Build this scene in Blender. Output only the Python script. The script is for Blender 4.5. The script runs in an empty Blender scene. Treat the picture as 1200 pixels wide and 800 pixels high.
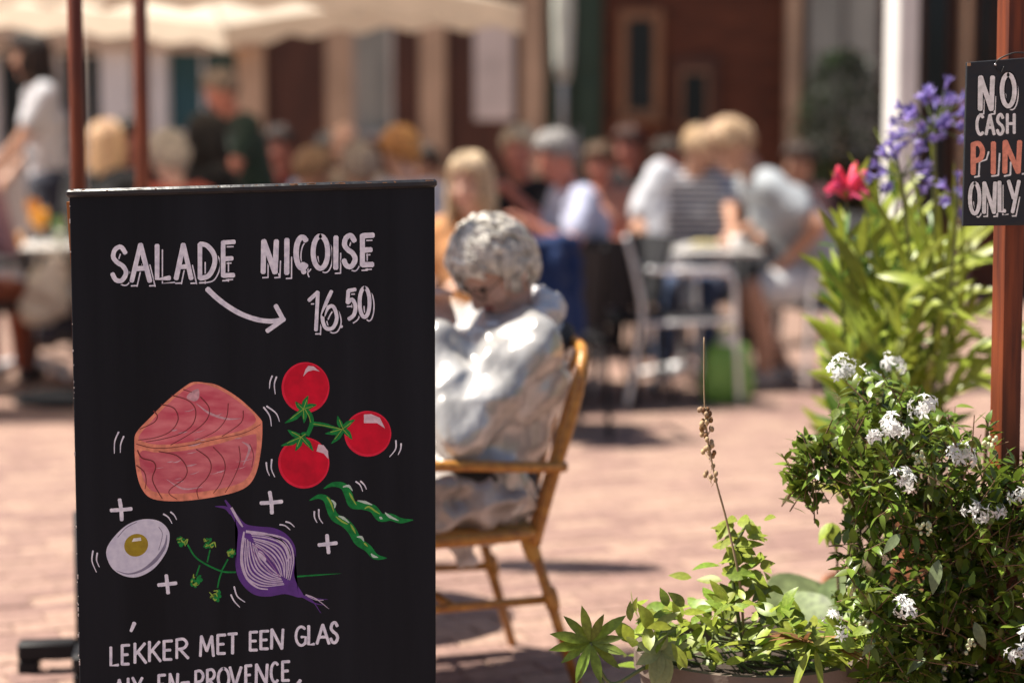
import bpy, bmesh, math, random
from mathutils import Vector as V, Matrix as M, noise as mnoise

random.seed(11)
SC = bpy.context.scene
COL = SC.collection

# ---------------------------------------------------------------- camera, sky, sun, exposure
CAM_H, FPX, PITCH = 1.30, 2333.33, math.radians(5.63)
cam_d = bpy.data.cameras.new('camera')
cam_d.lens = 70.0; cam_d.sensor_width = 36.0
cam_d.clip_start = 0.05; cam_d.clip_end = 600
cam_d.dof.use_dof = True
cam_d.dof.focus_distance = 3.50
cam_d.dof.aperture_fstop = 1.65
cam_d.dof.aperture_blades = 0
cam = bpy.data.objects.new('camera', cam_d); COL.objects.link(cam)
cam.location = (0, 0, CAM_H)
cam.rotation_euler = (math.radians(90) - PITCH, 0, 0)
SC.camera = cam

SUN_TO = V((-0.56, 0.06, 1.0)).normalized()
w = bpy.data.worlds.new('World'); SC.world = w; w.use_nodes = True
nt = w.node_tree
sky = nt.nodes.new('ShaderNodeTexSky'); sky.sky_type = 'NISHITA'; sky.sun_disc = False
sky.sun_elevation = math.asin(SUN_TO.z)
sky.sun_rotation = math.atan2(SUN_TO.x, SUN_TO.y)
sky.dust_density = 1.6
nt.links.new(sky.outputs[0], nt.nodes['Background'].inputs[0])
nt.nodes['Background'].inputs[1].default_value = 0.05
sun_d = bpy.data.lights.new('sun', 'SUN'); sun_d.energy = 5.0; sun_d.angle = math.radians(0.6)
sun_d.color = (1.0, 0.93, 0.82)
sun = bpy.data.objects.new('sun', sun_d); COL.objects.link(sun)
sun.rotation_euler = SUN_TO.to_track_quat('Z', 'Y').to_euler()
sun.location = (-5, -2, 12)
SC.view_settings.view_transform = 'Standard'
SC.view_settings.look = 'None'
SC.view_settings.exposure = 1.10
SC.view_settings.gamma = 1.0
SC.view_settings.use_curve_mapping = False

def P(px, py, Y):
    """world point at distance Y (along +Y) that the photograph shows near px, py"""
    v = (400 - py) / FPX; u = (px - 600) / FPX
    c, s = math.cos(PITCH), math.sin(PITCH)
    t = Y / (c + v * s)
    return V((u * t, Y, CAM_H + t * (-s + v * c)))

def PP(px, py, pt, n):
    """where the sight line through px, py meets the plane (pt, n)"""
    a = V((0, 0, CAM_H)); b = P(px, py, 5.0) - a
    return a + b * ((pt - a).dot(n) / b.dot(n))

# ---------------------------------------------------------------- mesh helpers
class MB:
    def __init__(s): s.v = []; s.f = []
    def add(s, vs, fs):
        o = len(s.v); s.v += [tuple(x) for x in vs]; s.f += [tuple(i + o for i in f) for f in fs]; return s
    def box(s, c, sz, R=None, bev=0.0):
        c = V(c); x, y, z = [a / 2 for a in sz]
        if bev > 0:
            b = min(bev, x * .9, y * .9, z * .9)
            vs = []; 
            for k, (ix, iy) in ((-z, (x - b, y - b)), (-z + b, (x, y)), (z - b, (x, y)), (z, (x - b, y - b))):
                e = b if ix == x else 0.0
                pts = [(-ix, -iy + e), (-ix + e, -iy), (ix - e, -iy), (ix, -iy + e), (ix, iy - e), (ix - e, iy), (-ix + e, iy), (-ix, iy - e)]
                if ix != x:
                    q = b * .4
                    pts = [(-ix, -iy + q), (-ix + q, -iy), (ix - q, -iy), (ix, -iy + q), (ix, iy - q), (ix - q, iy), (-ix + q, iy), (-ix, iy - q)]
                vs += [V((p[0], p[1], k)) for p in pts]
            fs = [tuple(reversed(range(8))), tuple(range(24, 32))]
            for r in range(3):
                for i in range(8):
                    j = (i + 1) % 8
                    fs.append((r * 8 + i, r * 8 + j, r * 8 + 8 + j, r * 8 + 8 + i))
        else:
            vs = [V((a * x, b_ * y, d * z)) for d in (-1, 1) for a, b_ in ((-1, -1), (1, -1), (1, 1), (-1, 1))]
            fs = [(3, 2, 1, 0), (4, 5, 6, 7), (0, 1, 5, 4), (1, 2, 6, 5), (2, 3, 7, 6), (3, 0, 4, 7)]
        if R is not None: vs = [R @ q for q in vs]
        return s.add([q + c for q in vs], fs)
    def tube(s, pts, rad, n=8, caps=True):
        pts = [V(p) for p in pts]
        if not hasattr(rad, '__len__'): rad = [rad] * len(pts)
        T = []
        for i in range(len(pts)):
            t = pts[min(i + 1, len(pts) - 1)] - pts[max(i - 1, 0)]
            T.append(t.normalized() if t.length > 1e-9 else V((0, 0, 1)))
        a = T[0].orthogonal().normalized()
        vs = []
        for p, t, r in zip(pts, T, rad):
            a = (a - t * a.dot(t)); a = a.normalized() if a.length > 1e-6 else t.orthogonal().normalized()
            b = t.cross(a)
            for k in range(n):
                g = 2 * math.pi * k / n
                vs.append(p + (a * math.cos(g) + b * math.sin(g)) * r)
        fs = []
        for i in range(len(pts) - 1):
            for k in range(n):
                j = (k + 1) % n
                fs.append((i * n + k, i * n + j, i * n + n + j, i * n + n + k))
        if caps:
            fs.append(tuple(reversed(range(n)))); fs.append(tuple(range((len(pts) - 1) * n, len(pts) * n)))
        return s.add(vs, fs)
    def cap(s, p0, r0, p1, r1, n=12, k=4):
        p0 = V(p0); p1 = V(p1); d = p1 - p0
        if d.length < 1e-6: d = V((0, 0, 1e-5))
        u = d.normalized(); pts = []; rr = []
        for i in range(k + 1):
            g = -math.pi / 2 + (math.pi / 2) * i / k
            pts.append(p0 + u * (r0 * math.sin(g))); rr.append(max(r0 * math.cos(g), r0 * .02))
        for i in range(k + 1):
            g = (math.pi / 2) * i / k
            pts.append(p1 + u * (r1 * math.sin(g))); rr.append(max(r1 * math.cos(g), r1 * .02))
        a = u.orthogonal().normalized(); b = u.cross(a); vs = []
        for p, r in zip(pts, rr):
            for q in range(n):
                g = 2 * math.pi * q / n; vs.append(p + (a * math.cos(g) + b * math.sin(g)) * r)
        fs = []
        for i in range(len(pts) - 1):
            for q in range(n):
                j = (q + 1) % n; fs.append((i * n + q, i * n + j, i * n + n + j, i * n + n + q))
        fs.append(tuple(reversed(range(n)))); fs.append(tuple(range((len(pts) - 1) * n, len(pts) * n)))
        return s.add(vs, fs)
    def ell(s, c, r, ax=None, n=16, m=10):
        c = V(c); ax = ax or (V((1, 0, 0)), V((0, 1, 0)), V((0, 0, 1)))
        vs = []; fs = []
        for i in range(m + 1):
            th = math.pi * i / m; z = math.cos(th); q = max(math.sin(th), .015)
            for k in range(n):
                g = 2 * math.pi * k / n
                vs.append(c + ax[0] * (r[0] * q * math.cos(g)) + ax[1] * (r[1] * q * math.sin(g)) + ax[2] * (r[2] * z))
        for i in range(m):
            for k in range(n):
                j = (k + 1) % n; fs.append((i * n + k, i * n + n + k, i * n + n + j, i * n + j))
        fs.append(tuple(range(n))); fs.append(tuple(reversed(range(m * n, m * n + n))))
        return s.add(vs, fs)
    def lathe(s, prof, c=(0, 0, 0), n=28, capb=True, capt=True):
        c = V(c); vs = []; fs = []
        for r, z in prof:
            for k in range(n):
                g = 2 * math.pi * k / n; vs.append(c + V((r * math.cos(g), r * math.sin(g), z)))
        for i in range(len(prof) - 1):
            for k in range(n):
                j = (k + 1) % n; fs.append((i * n + k, i * n + j, i * n + n + j, i * n + n + k))
        if capb: fs.append(tuple(reversed(range(n))))
        if capt: fs.append(tuple(range((len(prof) - 1) * n, len(prof) * n)))
        return s.add(vs, fs)
    def mesh(s, name, off=V((0, 0, 0)), smooth=True):
        me = bpy.data.meshes.new(name)
        me.from_pydata([(x - off.x, y - off.y, z - off.z) for x, y, z in s.v], [], s.f)
        me.update()
        if smooth:
            me.polygons.foreach_set('use_smooth', [True] * len(me.polygons))
        return me

def root_off(p):
    o = V((0, 0, 0))
    while p is not None:
        o += p.location; p = p.parent
    return o

def obj(name, mb, mat, parent=None, smooth=True, sharp=None, label=None):
    off = root_off(parent)
    me = mb.mesh(name, off, smooth) if isinstance(mb, MB) else mb
    o = bpy.data.objects.new(name, me); COL.objects.link(o); o.parent = parent
    if mat is not None:
        me.materials.clear(); me.materials.append(mat)
    if smooth and sharp is not None:
        me.set_sharp_from_angle(angle=math.radians(sharp))
    if label: o['label'] = label
    return o

def tag(o, label=None, cat=None, group=None, kind=None):
    if label: o['label'] = label
    if cat: o['category'] = cat
    if group: o['group'] = group
    if kind: o['kind'] = kind
    return o

def thing(name, label, cat, loc=(0, 0, 0), group=None):
    o = bpy.data.objects.new(name, None); COL.objects.link(o); o.location = V(loc)
    o.empty_display_size = .1
    return tag(o, label, cat, group)

def copy_tree(o, parent=None):
    c = o.copy(); COL.objects.link(c); c.parent = parent
    for ch in list(o.children): copy_tree(ch, c)
    return c

def smooth_path(pts, per=6):
    """Catmull-Rom through the points"""
    pts = [V(p) for p in pts]; out = []
    for i in range(len(pts) - 1):
        a = pts[max(i - 1, 0)]; b = pts[i]; c = pts[i + 1]; d = pts[min(i + 2, len(pts) - 1)]
        for k in range(per):
            t = k / per
            out.append(0.5 * ((2 * b) + (c - a) * t + (2 * a - 5 * b + 4 * c - d) * t * t + (3 * b - a - 3 * c + d) * t ** 3))
    out.append(pts[-1]); return out

# ---------------------------------------------------------------- materials
MATS = {}
def mat(name, col, rough=.6, metal=0, var=.12, nscale=8, bump=0, bscale=60, spec=.5, transl=0, coat=0, col2=None, stretch=None, island=0, trans=0, ior=1.45, sheen=0):
    if name in MATS: return MATS[name]
    m = bpy.data.materials.new(name); m.use_nodes = True; MATS[name] = m
    t = m.node_tree; N = t.nodes; L = t.links; b = N['Principled BSDF']; out = N['Material Output']
    b.inputs['Roughness'].default_value = rough; b.inputs['Metallic'].default_value = metal
    b.inputs['Specular IOR Level'].default_value = spec
    b.inputs['Coat Weight'].default_value = coat
    b.inputs['Transmission Weight'].default_value = trans; b.inputs['IOR'].default_value = ior
    b.inputs['Sheen Weight'].default_value = sheen
    tc = N.new('ShaderNodeTexCoord'); mp = N.new('ShaderNodeMapping')
    L.new(tc.outputs['Object'], mp.inputs[0])
    if stretch: mp.inputs['Scale'].default_value = stretch
    n1 = N.new('ShaderNodeTexNoise'); n1.inputs['Scale'].default_value = nscale; n1.inputs['Detail'].default_value = 5
    L.new(mp.outputs[0], n1.inputs['Vector'])
    rp = N.new('ShaderNodeValToRGB')
    c2 = col2 or tuple(max(0, c * (1 - var * 1.6)) for c in col)
    c1 = tuple(min(1, c * (1 + var * .7)) for c in col) if not col2 else col
    rp.color_ramp.elements[0].position = .32; rp.color_ramp.elements[1].position = .68
    rp.color_ramp.elements[0].color = (*c2, 1); rp.color_ramp.elements[1].color = (*c1, 1)
    L.new(n1.outputs['Fac'], rp.inputs[0])
    colout = rp.outputs[0]
    if island:
        g = N.new('ShaderNodeNewGeometry'); oi = N.new('ShaderNodeObjectInfo')
        ad = N.new('ShaderNodeMath'); ad.operation = 'ADD'; L.new(g.outputs['Random Per Island'], ad.inputs[0]); L.new(oi.outputs['Random'], ad.inputs[1])
        fr = N.new('ShaderNodeMath'); fr.operation = 'FRACT'; L.new(ad.outputs[0], fr.inputs[0])
        hs = N.new('ShaderNodeHueSaturation')
        mr = N.new('ShaderNodeMapRange'); mr.inputs['To Min'].default_value = 1 - island; mr.inputs['To Max'].default_value = 1 + island
        L.new(fr.outputs[0], mr.inputs[0]); L.new(mr.outputs[0], hs.inputs['Value'])
        mh = N.new('ShaderNodeMapRange'); mh.inputs['To Min'].default_value = .5 - island * .05; mh.inputs['To Max'].default_value = .5 + island * .05
        L.new(fr.outputs[0], mh.inputs[0]); L.new(mh.outputs[0], hs.inputs['Hue'])
        L.new(colout, hs.inputs['Color']); colout = hs.outputs[0]
    L.new(colout, b.inputs['Base Color'])
    if bump:
        n2 = N.new('ShaderNodeTexNoise'); n2.inputs['Scale'].default_value = bscale; n2.inputs['Detail'].default_value = 4
        L.new(mp.outputs[0], n2.inputs['Vector'])
        bp = N.new('ShaderNodeBump'); bp.inputs['Strength'].default_value = bump; bp.inputs['Distance'].default_value = .01
        L.new(n2.outputs['Fac'], bp.inputs['Height']); L.new(bp.outputs[0], b.inputs['Normal'])
    if transl:
        tr = N.new('ShaderNodeBsdfTranslucent'); mx = N.new('ShaderNodeMixShader'); mx.inputs[0].default_value = transl
        L.new(colout, tr.inputs[0]); L.new(b.outputs[0], mx.inputs[1]); L.new(tr.outputs[0], mx.inputs[2]); L.new(mx.outputs[0], out.inputs[0])
    return m

def wood(name, col, dark, scale=(60, 60, 3), rough=.5, coat=0.0, bump=.15):
    return mat(name, col, rough, col2=dark, nscale=1.0, stretch=scale, bump=bump, bscale=2.0, coat=coat)

# ---------------------------------------------------------------- ground
ground_m = mat('sand_joint', (.14, .105, .08), .95, nscale=3, bump=.3, bscale=90)
g = MB(); g.add([(-120, -60, -.007), (120, -60, -.007), (120, 240, -.007), (-120, 240, -.007)], [(0, 1, 2, 3)])
gm = bpy.data.materials.new('far_paving'); gm.use_nodes = True
t = gm.node_tree; b = t.nodes['Principled BSDF']; b.inputs['Roughness'].default_value = .9
bt = t.nodes.new('ShaderNodeTexBrick'); tc = t.nodes.new('ShaderNodeTexCoord')
bt.inputs['Scale'].default_value = 1; bt.inputs['Brick Width'].default_value = .21; bt.inputs['Row Height'].default_value = .105; bt.inputs['Mortar Size'].default_value = .006
bt.inputs['Color1'].default_value = (.29, .18, .14, 1); bt.inputs['Color2'].default_value = (.23, .14, .11, 1); bt.inputs['Mortar'].default_value = (.22, .165, .12, 1)
t.links.new(tc.outputs['Object'], bt.inputs[0]); t.links.new(bt.outputs[0], b.inputs['Base Color'])
gobj = tag(obj('ground', g, gm, smooth=False), kind='structure')
gm2 = MB(); gm2.add([(-7, 2, -.0035), (7, 2, -.0035), (7, 13.5, -.0035), (-7, 13.5, -.0035)], [(0, 1, 2, 3)])
pav = tag(obj('pavement', gm2, gm, smooth=False), kind='structure')
bm_ = MB(); ang = math.radians(24); ca, sa = math.cos(ang), math.sin(ang)
rb = random.Random(4)
for i in range(-75, 75):
    for j in range(-20, 150):
        bx = (i + (.5 if j % 2 else 0)) * .206; by = j * .104
        X = bx * ca - by * sa + 0; Y = bx * sa + by * ca + 2
        if not (2.6 < Y < 12.6 and abs(X) < .33 * Y + 1.0): continue
        z = rb.uniform(-.0012, .0022); r_ = ang + rb.uniform(-.012, .012); c2, s2 = math.cos(r_), math.sin(r_)
        tx, ty = rb.uniform(-.012, .012), rb.uniform(-.012, .012)
        hx, hy = .0995, .0485
        vs = []
        for e, zz in ((1.0, -.006), (1.0, -.0025), (.93, 0)):
            ex, ey = (hx, hy) if e == 1.0 else (hx - .004, hy - .004)
            for a_, b_ in ((-1, -1), (1, -1), (1, 1), (-1, 1)):
                lx, ly = a_ * ex, b_ * ey
                vs.append((X + lx * c2 - ly * s2, Y + lx * s2 + ly * c2, .002 + zz + z + lx * tx + ly * ty))
        bm_.add(vs, [(8, 9, 10, 11)] + [(r * 4 + k, r * 4 + (k + 1) % 4, r * 4 + 4 + (k + 1) % 4, r * 4 + 4 + k) for r in range(2) for k in range(4)])
brick_m = mat('clay_paver', (.31, .195, .155), .85, nscale=30, var=.18, island=.22, bump=.35, bscale=140)
tag(obj('paving_bricks', bm_, brick_m, pav, smooth=False), kind='stuff')
# ---------------------------------------------------------------- painted boards
class Paint:
    """flat paint on a plane; outlines are given in the photograph's pixels and laid on the board's face"""
    def __init__(s, pt, n): s.pt = V(pt); s.n = V(n).normalized(); s.k = 0
    def map(s, q, layer): return PP(q[0], q[1], s.pt + s.n * (.00010 + .00009 * layer + .00001 * (s.k % 8)), s.n)
    def ribbon(s, mb, pts, w, layer=0, smooth=True, taper=(1, 1), jit=.0):
        q = [V((a[0], a[1], 0)) for a in pts]; s.k += 1
        if smooth and len(q) > 2: q = smooth_path(q, 5)
        elif len(q) == 2: q = [q[0].lerp(q[1], t / 4) for t in range(5)]
        n = len(q); ws = w if hasattr(w, '__len__') else None
        L, R = [], []
        for i in range(n):
            t = (q[min(i + 1, n - 1)] - q[max(i - 1, 0)]); t = t.normalized() if t.length > 1e-6 else V((1, 0, 0))
            nn = V((-t.y, t.x, 0)); f = i / (n - 1)
            if ws: k = f * (len(ws) - 1); j = min(int(k), len(ws) - 2); hw = ws[j] + (ws[j + 1] - ws[j]) * (k - j)
            else: hw = w / 2 * (taper[0] + (taper[1] - taper[0]) * f)
            hw *= 1 + random.uniform(-jit, jit)
            if i in (0, n - 1) and not ws:      # rounded brush ends
                e = -1 if i == 0 else 1
                L.append(q[i] + nn * hw * .55 + t * e * hw * .55); R.append(q[i] - nn * hw * .55 + t * e * hw * .55)
                if i == 0: L.append(q[i] + nn * hw); R.append(q[i] - nn * hw)
                else:
                    L.insert(-1, q[i] + nn * hw); R.insert(-1, q[i] - nn * hw)
            else: L.append(q[i] + nn * hw); R.append(q[i] - nn * hw)
        m = len(L)
        mb.add([s.map(a, layer) for a in L] + [s.map(a, layer) for a in R], [(i, i + 1, m + i + 1, m + i) for i in range(m - 1)])
    def fill(s, mb, pts, layer=0, smooth=True, per=5):
        q = [V((a[0], a[1], 0)) for a in pts]; s.k += 1
        if smooth:
            n = len(q); o = []
            for i in range(n):
                a, b, c, d = q[i - 1], q[i], q[(i + 1) % n], q[(i + 2) % n]
                for k in range(per):
                    t = k / per
                    o.append(0.5 * ((2 * b) + (c - a) * t + (2 * a - 5 * b + 4 * c - d) * t * t + (3 * b - a - 3 * c + d) * t ** 3))
            q = o
        bm = bmesh.new()
        f = bm.faces.new([bm.verts.new(s.map(a, layer)) for a in q])
        bmesh.ops.triangulate(bm, faces=[f]); bm.verts.index_update()
        mb.add([v.co for v in bm.verts], [[v.index for v in f.verts] for f in bm.faces]); bm.free()
def ellp(cx, cy, rx, ry, rot=0, n=14):
    c, s = math.cos(rot), math.sin(rot)
    return [(cx + rx * math.cos(a) * c - ry * math.sin(a) * s, cy + rx * math.cos(a) * s + ry * math.sin(a) * c) for a in [2 * math.pi * i / n for i in range(n)]]

def arc(cx, cy, rx, ry, a0, a1, n=9):
    return [(cx + rx * math.cos(math.radians(a0 + (a1 - a0) * i / n)), cy + ry * math.sin(math.radians(a0 + (a1 - a0) * i / n))) for i in range(n + 1)]
# strokes of hand-painted capitals in a unit box, y up; each entry (points, curved)
LET = {
 'A': [([(0, 0), (.48, 1)], 0), ([(.48, 1), (1, 0)], 0), ([(.2, .34), (.82, .36)], 0)],
 'C': [(arc(.55, .5, .52, .5, 52, 308, 12), 1)],
 'Q': [(arc(.55, .53, .52, .47, 52, 308, 12), 1), ([(.62, .2), (.62, .02), (.72, -.08)], 1)],
 'D': [([(.05, 0), (.05, 1)], 0), ([(.05, 1), (.5, .95), (.92, .7), (.95, .4), (.6, .08), (.05, 0)], 1)],
 'E': [([(.08, 1), (.08, 0)], 0), ([(.08, .98), (1, 1)], 0), ([(.08, .5), (.82, .52)], 0), ([(.08, .02), (.95, .03)], 0)],
 'G': [(arc(.55, .5, .52, .5, 50, 300, 12) + [(.92, .15)], 1), ([(.55, .45), (.98, .45), (.93, .08)], 0)],
 'H': [([(.05, 0), (.05, 1)], 0), ([(.95, 0), (.95, 1)], 0), ([(.05, .5), (.95, .5)], 0)],
 'I': [([(.5, 0), (.55, 1)], 0)],
 'K': [([(.05, 0), (.05, 1)], 0), ([(.9, 1), (.08, .42)], 0), ([(.3, .56), (1, 0)], 0)],
 'L': [([(.05, 1), (.05, .02), (1, .05)], 0)],
 'M': [([(.02, 0), (.1, 1)], 0), ([(.1, 1), (.5, .25)], 0), ([(.5, .25), (.88, 1)], 0), ([(.88, 1), (1, 0)], 0)],
 'N': [([(.05, 0), (.08, 1)], 0), ([(.08, 1), (.88, 0)], 0), ([(.88, 0), (.97, 1)], 0)],
 'O': [(arc(.5, .5, .48, .5, 90, 450, 16), 1)],
 'P': [([(.08, 0), (.08, 1)], 0), ([(.08, .97), (.6, 1), (.95, .78), (.75, .5), (.1, .42)], 1)],
 'R': [([(.05, 0), (.05, 1)], 0), ([(.05, .97), (.6, 1), (.88, .78), (.65, .54), (.08, .46)], 1), ([(.3, .48), (1, 0)], 0)],
 'S': [([(.9, .82), (.6, 1), (.2, .92), (.08, .7), (.35, .54), (.75, .42), (.95, .22), (.65, 0), (.25, .02), (.02, .2)], 1)],
 'T': [([(0, .97), (1, 1)], 0), ([(.52, 1), (.5, 0)], 0)],
 'V': [([(0, 1), (.45, 0)], 0), ([(.45, 0), (1, 1)], 0)],
 'X': [([(0, 1), (1, 0)], 0), ([(0, 0), (1, 1)], 0)],
 'Y': [([(0, 1), (.5, .45)], 0), ([(1, 1), (.38, 0)], 0)],
 '0': [(arc(.5, .5, .46, .5, 90, 450, 16), 1)],
 '1': [([(0, .78), (.95, 1)], 0), ([(.95, 1), (.75, 0)], 0)],
 '5': [([(.95, 1), (.2, .96)], 0), ([(.2, .96), (.12, .55)], 0), ([(.12, .55), (.6, .66), (.95, .45), (.8, .15), (.25, 0)], 1)],
 '6': [([(.62, 1), (.25, .65), (.05, .3), (.25, .02), (.7, .02), (.95, .28), (.75, .58), (.4, .56), (.12, .35)], 1)],
 '-': [([(0, .45), (1, .5)], 0)],
}
def letter(pt, ch, x0, x1, y0, y1, w, mbs, sh=None, skew=0):
    """y0 top, y1 bottom pixel; mbs = (shadow line, gap, main) builders"""
    ins = w * .42
    X0, X1, Y0, Y1 = x0 + ins, x1 - ins, y0 + ins * .6, y1 - ins * .6
    if ch == 'I': X0, X1 = (x0 + x1) / 2 - 2, (x0 + x1) / 2 + 2
    for pts, cv in LET[ch]:
        q = [(X0 + (X1 - X0) * a, Y1 - (Y1 - Y0) * b) for a, b in pts]
        if sh:
            dx, dy = sh
            if len(q) == 2:
                a, b = V((*q[0], 0)), V((*q[1], 0))
                if abs(b.x - a.x) < abs(b.y - a.y):
                    lo, hi = (a, b) if a.y > b.y else (b, a)
                    hi2 = lo.lerp(hi, random.uniform(.5, .62)); lo2 = lo + V((0, w * .15, 0))
                    pt.ribbon(mbs[0], [(lo2.x + dx, lo2.y + dy), (hi2.x + dx, hi2.y + dy)], 1.5, 0)
                    pt.ribbon(mbs[0], [(lo.x - w * .1, lo.y + w * .95), (lo.x + dx, lo.y + w * .9)], 1.7, 0)
                else:
                    pt.ribbon(mbs[0], [(min(a.x, b.x) + w * .6, max(a.y, b.y) + w * .9), (max(a.x, b.x) - w * .2, max(a.y, b.y) + w * .85)], 1.5, 0) if ch not in 'A' else None
            else:
                n = len(q); pt.ribbon(mbs[0], [(a + dx, b + dy) for a, b in q[n // 4:]], 1.5, 0, smooth=bool(cv))
            pt.ribbon(mbs[1], q, w + 2.6, 1, smooth=bool(cv))
        pt.ribbon(mbs[2], q, w * random.uniform(.94, 1.05), 2, smooth=bool(cv), jit=.04)

chalk = mat('chalk_paint', (.82, .83, .97), .8, spec=.2, var=.16, nscale=90)
chalk2 = mat('cream_paint', (.90, .94, .90), .8, spec=.2, var=.16, nscale=90)
coral = mat('coral_paint', (.86, .33, .22), .8, var=.15, nscale=120)
boardm = mat('blackboard_paint', (.0135, .0158, .0210), .6, col2=(.0080, .0096, .0130), nscale=.4, stretch=(40, 40, 2.5), bump=.05, bscale=3.0, spec=.14)
red = mat('tomato_paint', (.72, .006, .035), .6, spec=.2, col2=(.52, .006, .028), nscale=45)
red2 = mat('tomato_paint_edge', (.80, .02, .06), .6, nscale=60, spec=.2)
green = mat('green_paint', (.010, .27, .055), .6, spec=.2, col2=(.005, .15, .035), nscale=90)
lime = mat('lime_paint', (.30, .48, .06), .6, nscale=90)
purple = mat('purple_paint', (.11, .03, .27), .6, col2=(.075, .02, .19), nscale=60)
lilac = mat('lilac_paint', (.60, .52, .68), .7, nscale=120)
pink = mat('tuna_paint', (.78, .24, .26), .7, spec=.2, col2=(.58, .085, .13), nscale=2.2, stretch=(9, 20, 26))
pink2 = mat('tuna_front_paint', (.72, .22, .24), .7, spec=.2, col2=(.52, .085, .125), nscale=2.6, stretch=(8, 20, 24))
salmon = mat('salmon_paint', (.86, .31, .20), .7, spec=.2, var=.2, nscale=70)
palepk = mat('pale_pink_paint', (.66, .38, .42), .75, var=.2, nscale=110)
maroon = mat('maroon_paint', (.17, .025, .025), .7, nscale=90)
yellow = mat('yolk_paint', (.40, .31, .008), .6, col2=(.28, .2, .005), nscale=60)
eggw = mat('egg_white_paint', (.72, .73, .84), .7, col2=(.58, .59, .72), nscale=90)
greyv = mat('grey_violet_paint', (.24, .23, .33), .7, nscale=90)

BY = 3.49
bn = V((0, -1, 0)); bp0 = V((0, BY, 0))
board = thing('menu_sandwich_board', 'black wooden sandwich board painted with a salade nicoise advert in front of the terrace', 'sandwich board', (P(294, 900, BY).x, BY + .1, 0))
# front leaf: slightly racked rectangle
TL, TR = PP(81, 226, bp0, bn), PP(509, 214, bp0, bn)
BL, BR = PP(97, 985, bp0, bn), PP(511, 985, bp0, bn)
def slab(mb, a, b, c, d, th, n=V((0, -1, 0))):
    vs = [a, b, c, d] + [q - n * th for q in (a, b, c, d)]
    mb.add(vs, [(0, 1, 2, 3), (7, 6, 5, 4), (0, 4, 5, 1), (1, 5, 6, 2), (2, 6, 7, 3), (3, 7, 4, 0)])
m = MB(); slab(m, BL, BR, TR, TL, .018); front = obj('front_panel', m, boardm, board, smooth=False)
bv = front.modifiers.new('bevel', 'BEVEL'); bv.width = .002; bv.segments = 2
# worn edge chips along the left edge and the cap
chip = mat('bare_wood_chip', (.42, .24, .13), .8, nscale=80)
pal = mat('pale_chip', (.55, .5, .47), .8, nscale=80)
m = MB(); rr = random.Random(3)
for k in range(34):
    f = rr.random() ** 1.0; q = TL.lerp(BL, f); s_ = rr.uniform(.0008, .0022)
    m.box(q + V((rr.uniform(-.0006, .0018), -.0002, 0)), (s_, .0012, s_ * rr.uniform(1, 4)))
tag(obj('paint_chip', m, pal, front, smooth=False), kind='stuff')
# cap strip along the top
capm = MB(); a, b_ = PP(77, 222.5, bp0, bn), PP(511.5, 210.5, bp0, bn)
dx = (b_ - a).normalized(); up = V((-dx.z, 0, dx.x))
cc = (a + b_) / 2 - up * .0065 + V((0, .013, 0)); Rm = M((dx, V((0, 1, 0)), up)).transposed()
capm.box(cc, ((b_ - a).length, .040, .014), Rm, .004)
capo = obj('cap_strip', capm, mat('worn_black_paint', (.02, .021, .025), .42, col2=(.012, .012, .015), nscale=14, bump=.3, bscale=40), board, smooth=True, sharp=35)
m = MB()
for k in range(26):
    f = rr.random(); s_ = rr.uniform(.002, .009) if k > 7 else rr.uniform(.006, .016)
    if k < 8: f = rr.choice([.02, .62, .66, .74, .985]) + rr.uniform(-.012, .012)
    q = a.lerp(b_, min(max(f, .004), .996)) + V((0, -.0075, 0)) - up * rr.uniform(.0005, .0028)
    m.box(q, (s_, .0016, rr.uniform(.0008, .0022)), Rm)
tag(obj('worn_chip', m, chip, capo, smooth=False), kind='stuff')
# rear leaf in bare varnished wood, hinged at the top
rw = wood('orange_wood', (.50, .185, .045), (.30, .10, .025), (40, 40, 4), .45)
m = MB(); rl = .45
def rq(x, z): return V((x, BY + .028 + (1.205 - z) * .2, z))
for x0, x1 in ((TL.x - .0115, TL.x + .035), (TR.x - .06, TR.x - .012)):
    slab(m, rq(x0, .0), rq(x1, .0), rq(x1, 1.2), rq(x0, 1.2), .018)
obj('rear_leaf_stile', m, rw, board, smooth=False)
m = MB(); slab(m, rq(TL.x + .036, .12), rq(TR.x - .061, .12), rq(TR.x - .061, 1.19), rq(TL.x + .036, 1.19), .012)
obj('rear_panel', m, boardm, board, smooth=False)
for x0, x1 in ((BL.x, BL.x + .05), (BR.x - .05, BR.x)):
    m = MB(); z1 = BL.z + .0; m.box(((x0 + x1) / 2, BY + .0105, z1 / 2 - .001), (x1 - x0 - .002, .018, z1 - .002)); obj('foot', m, boardm, board, smooth=False)

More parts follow.
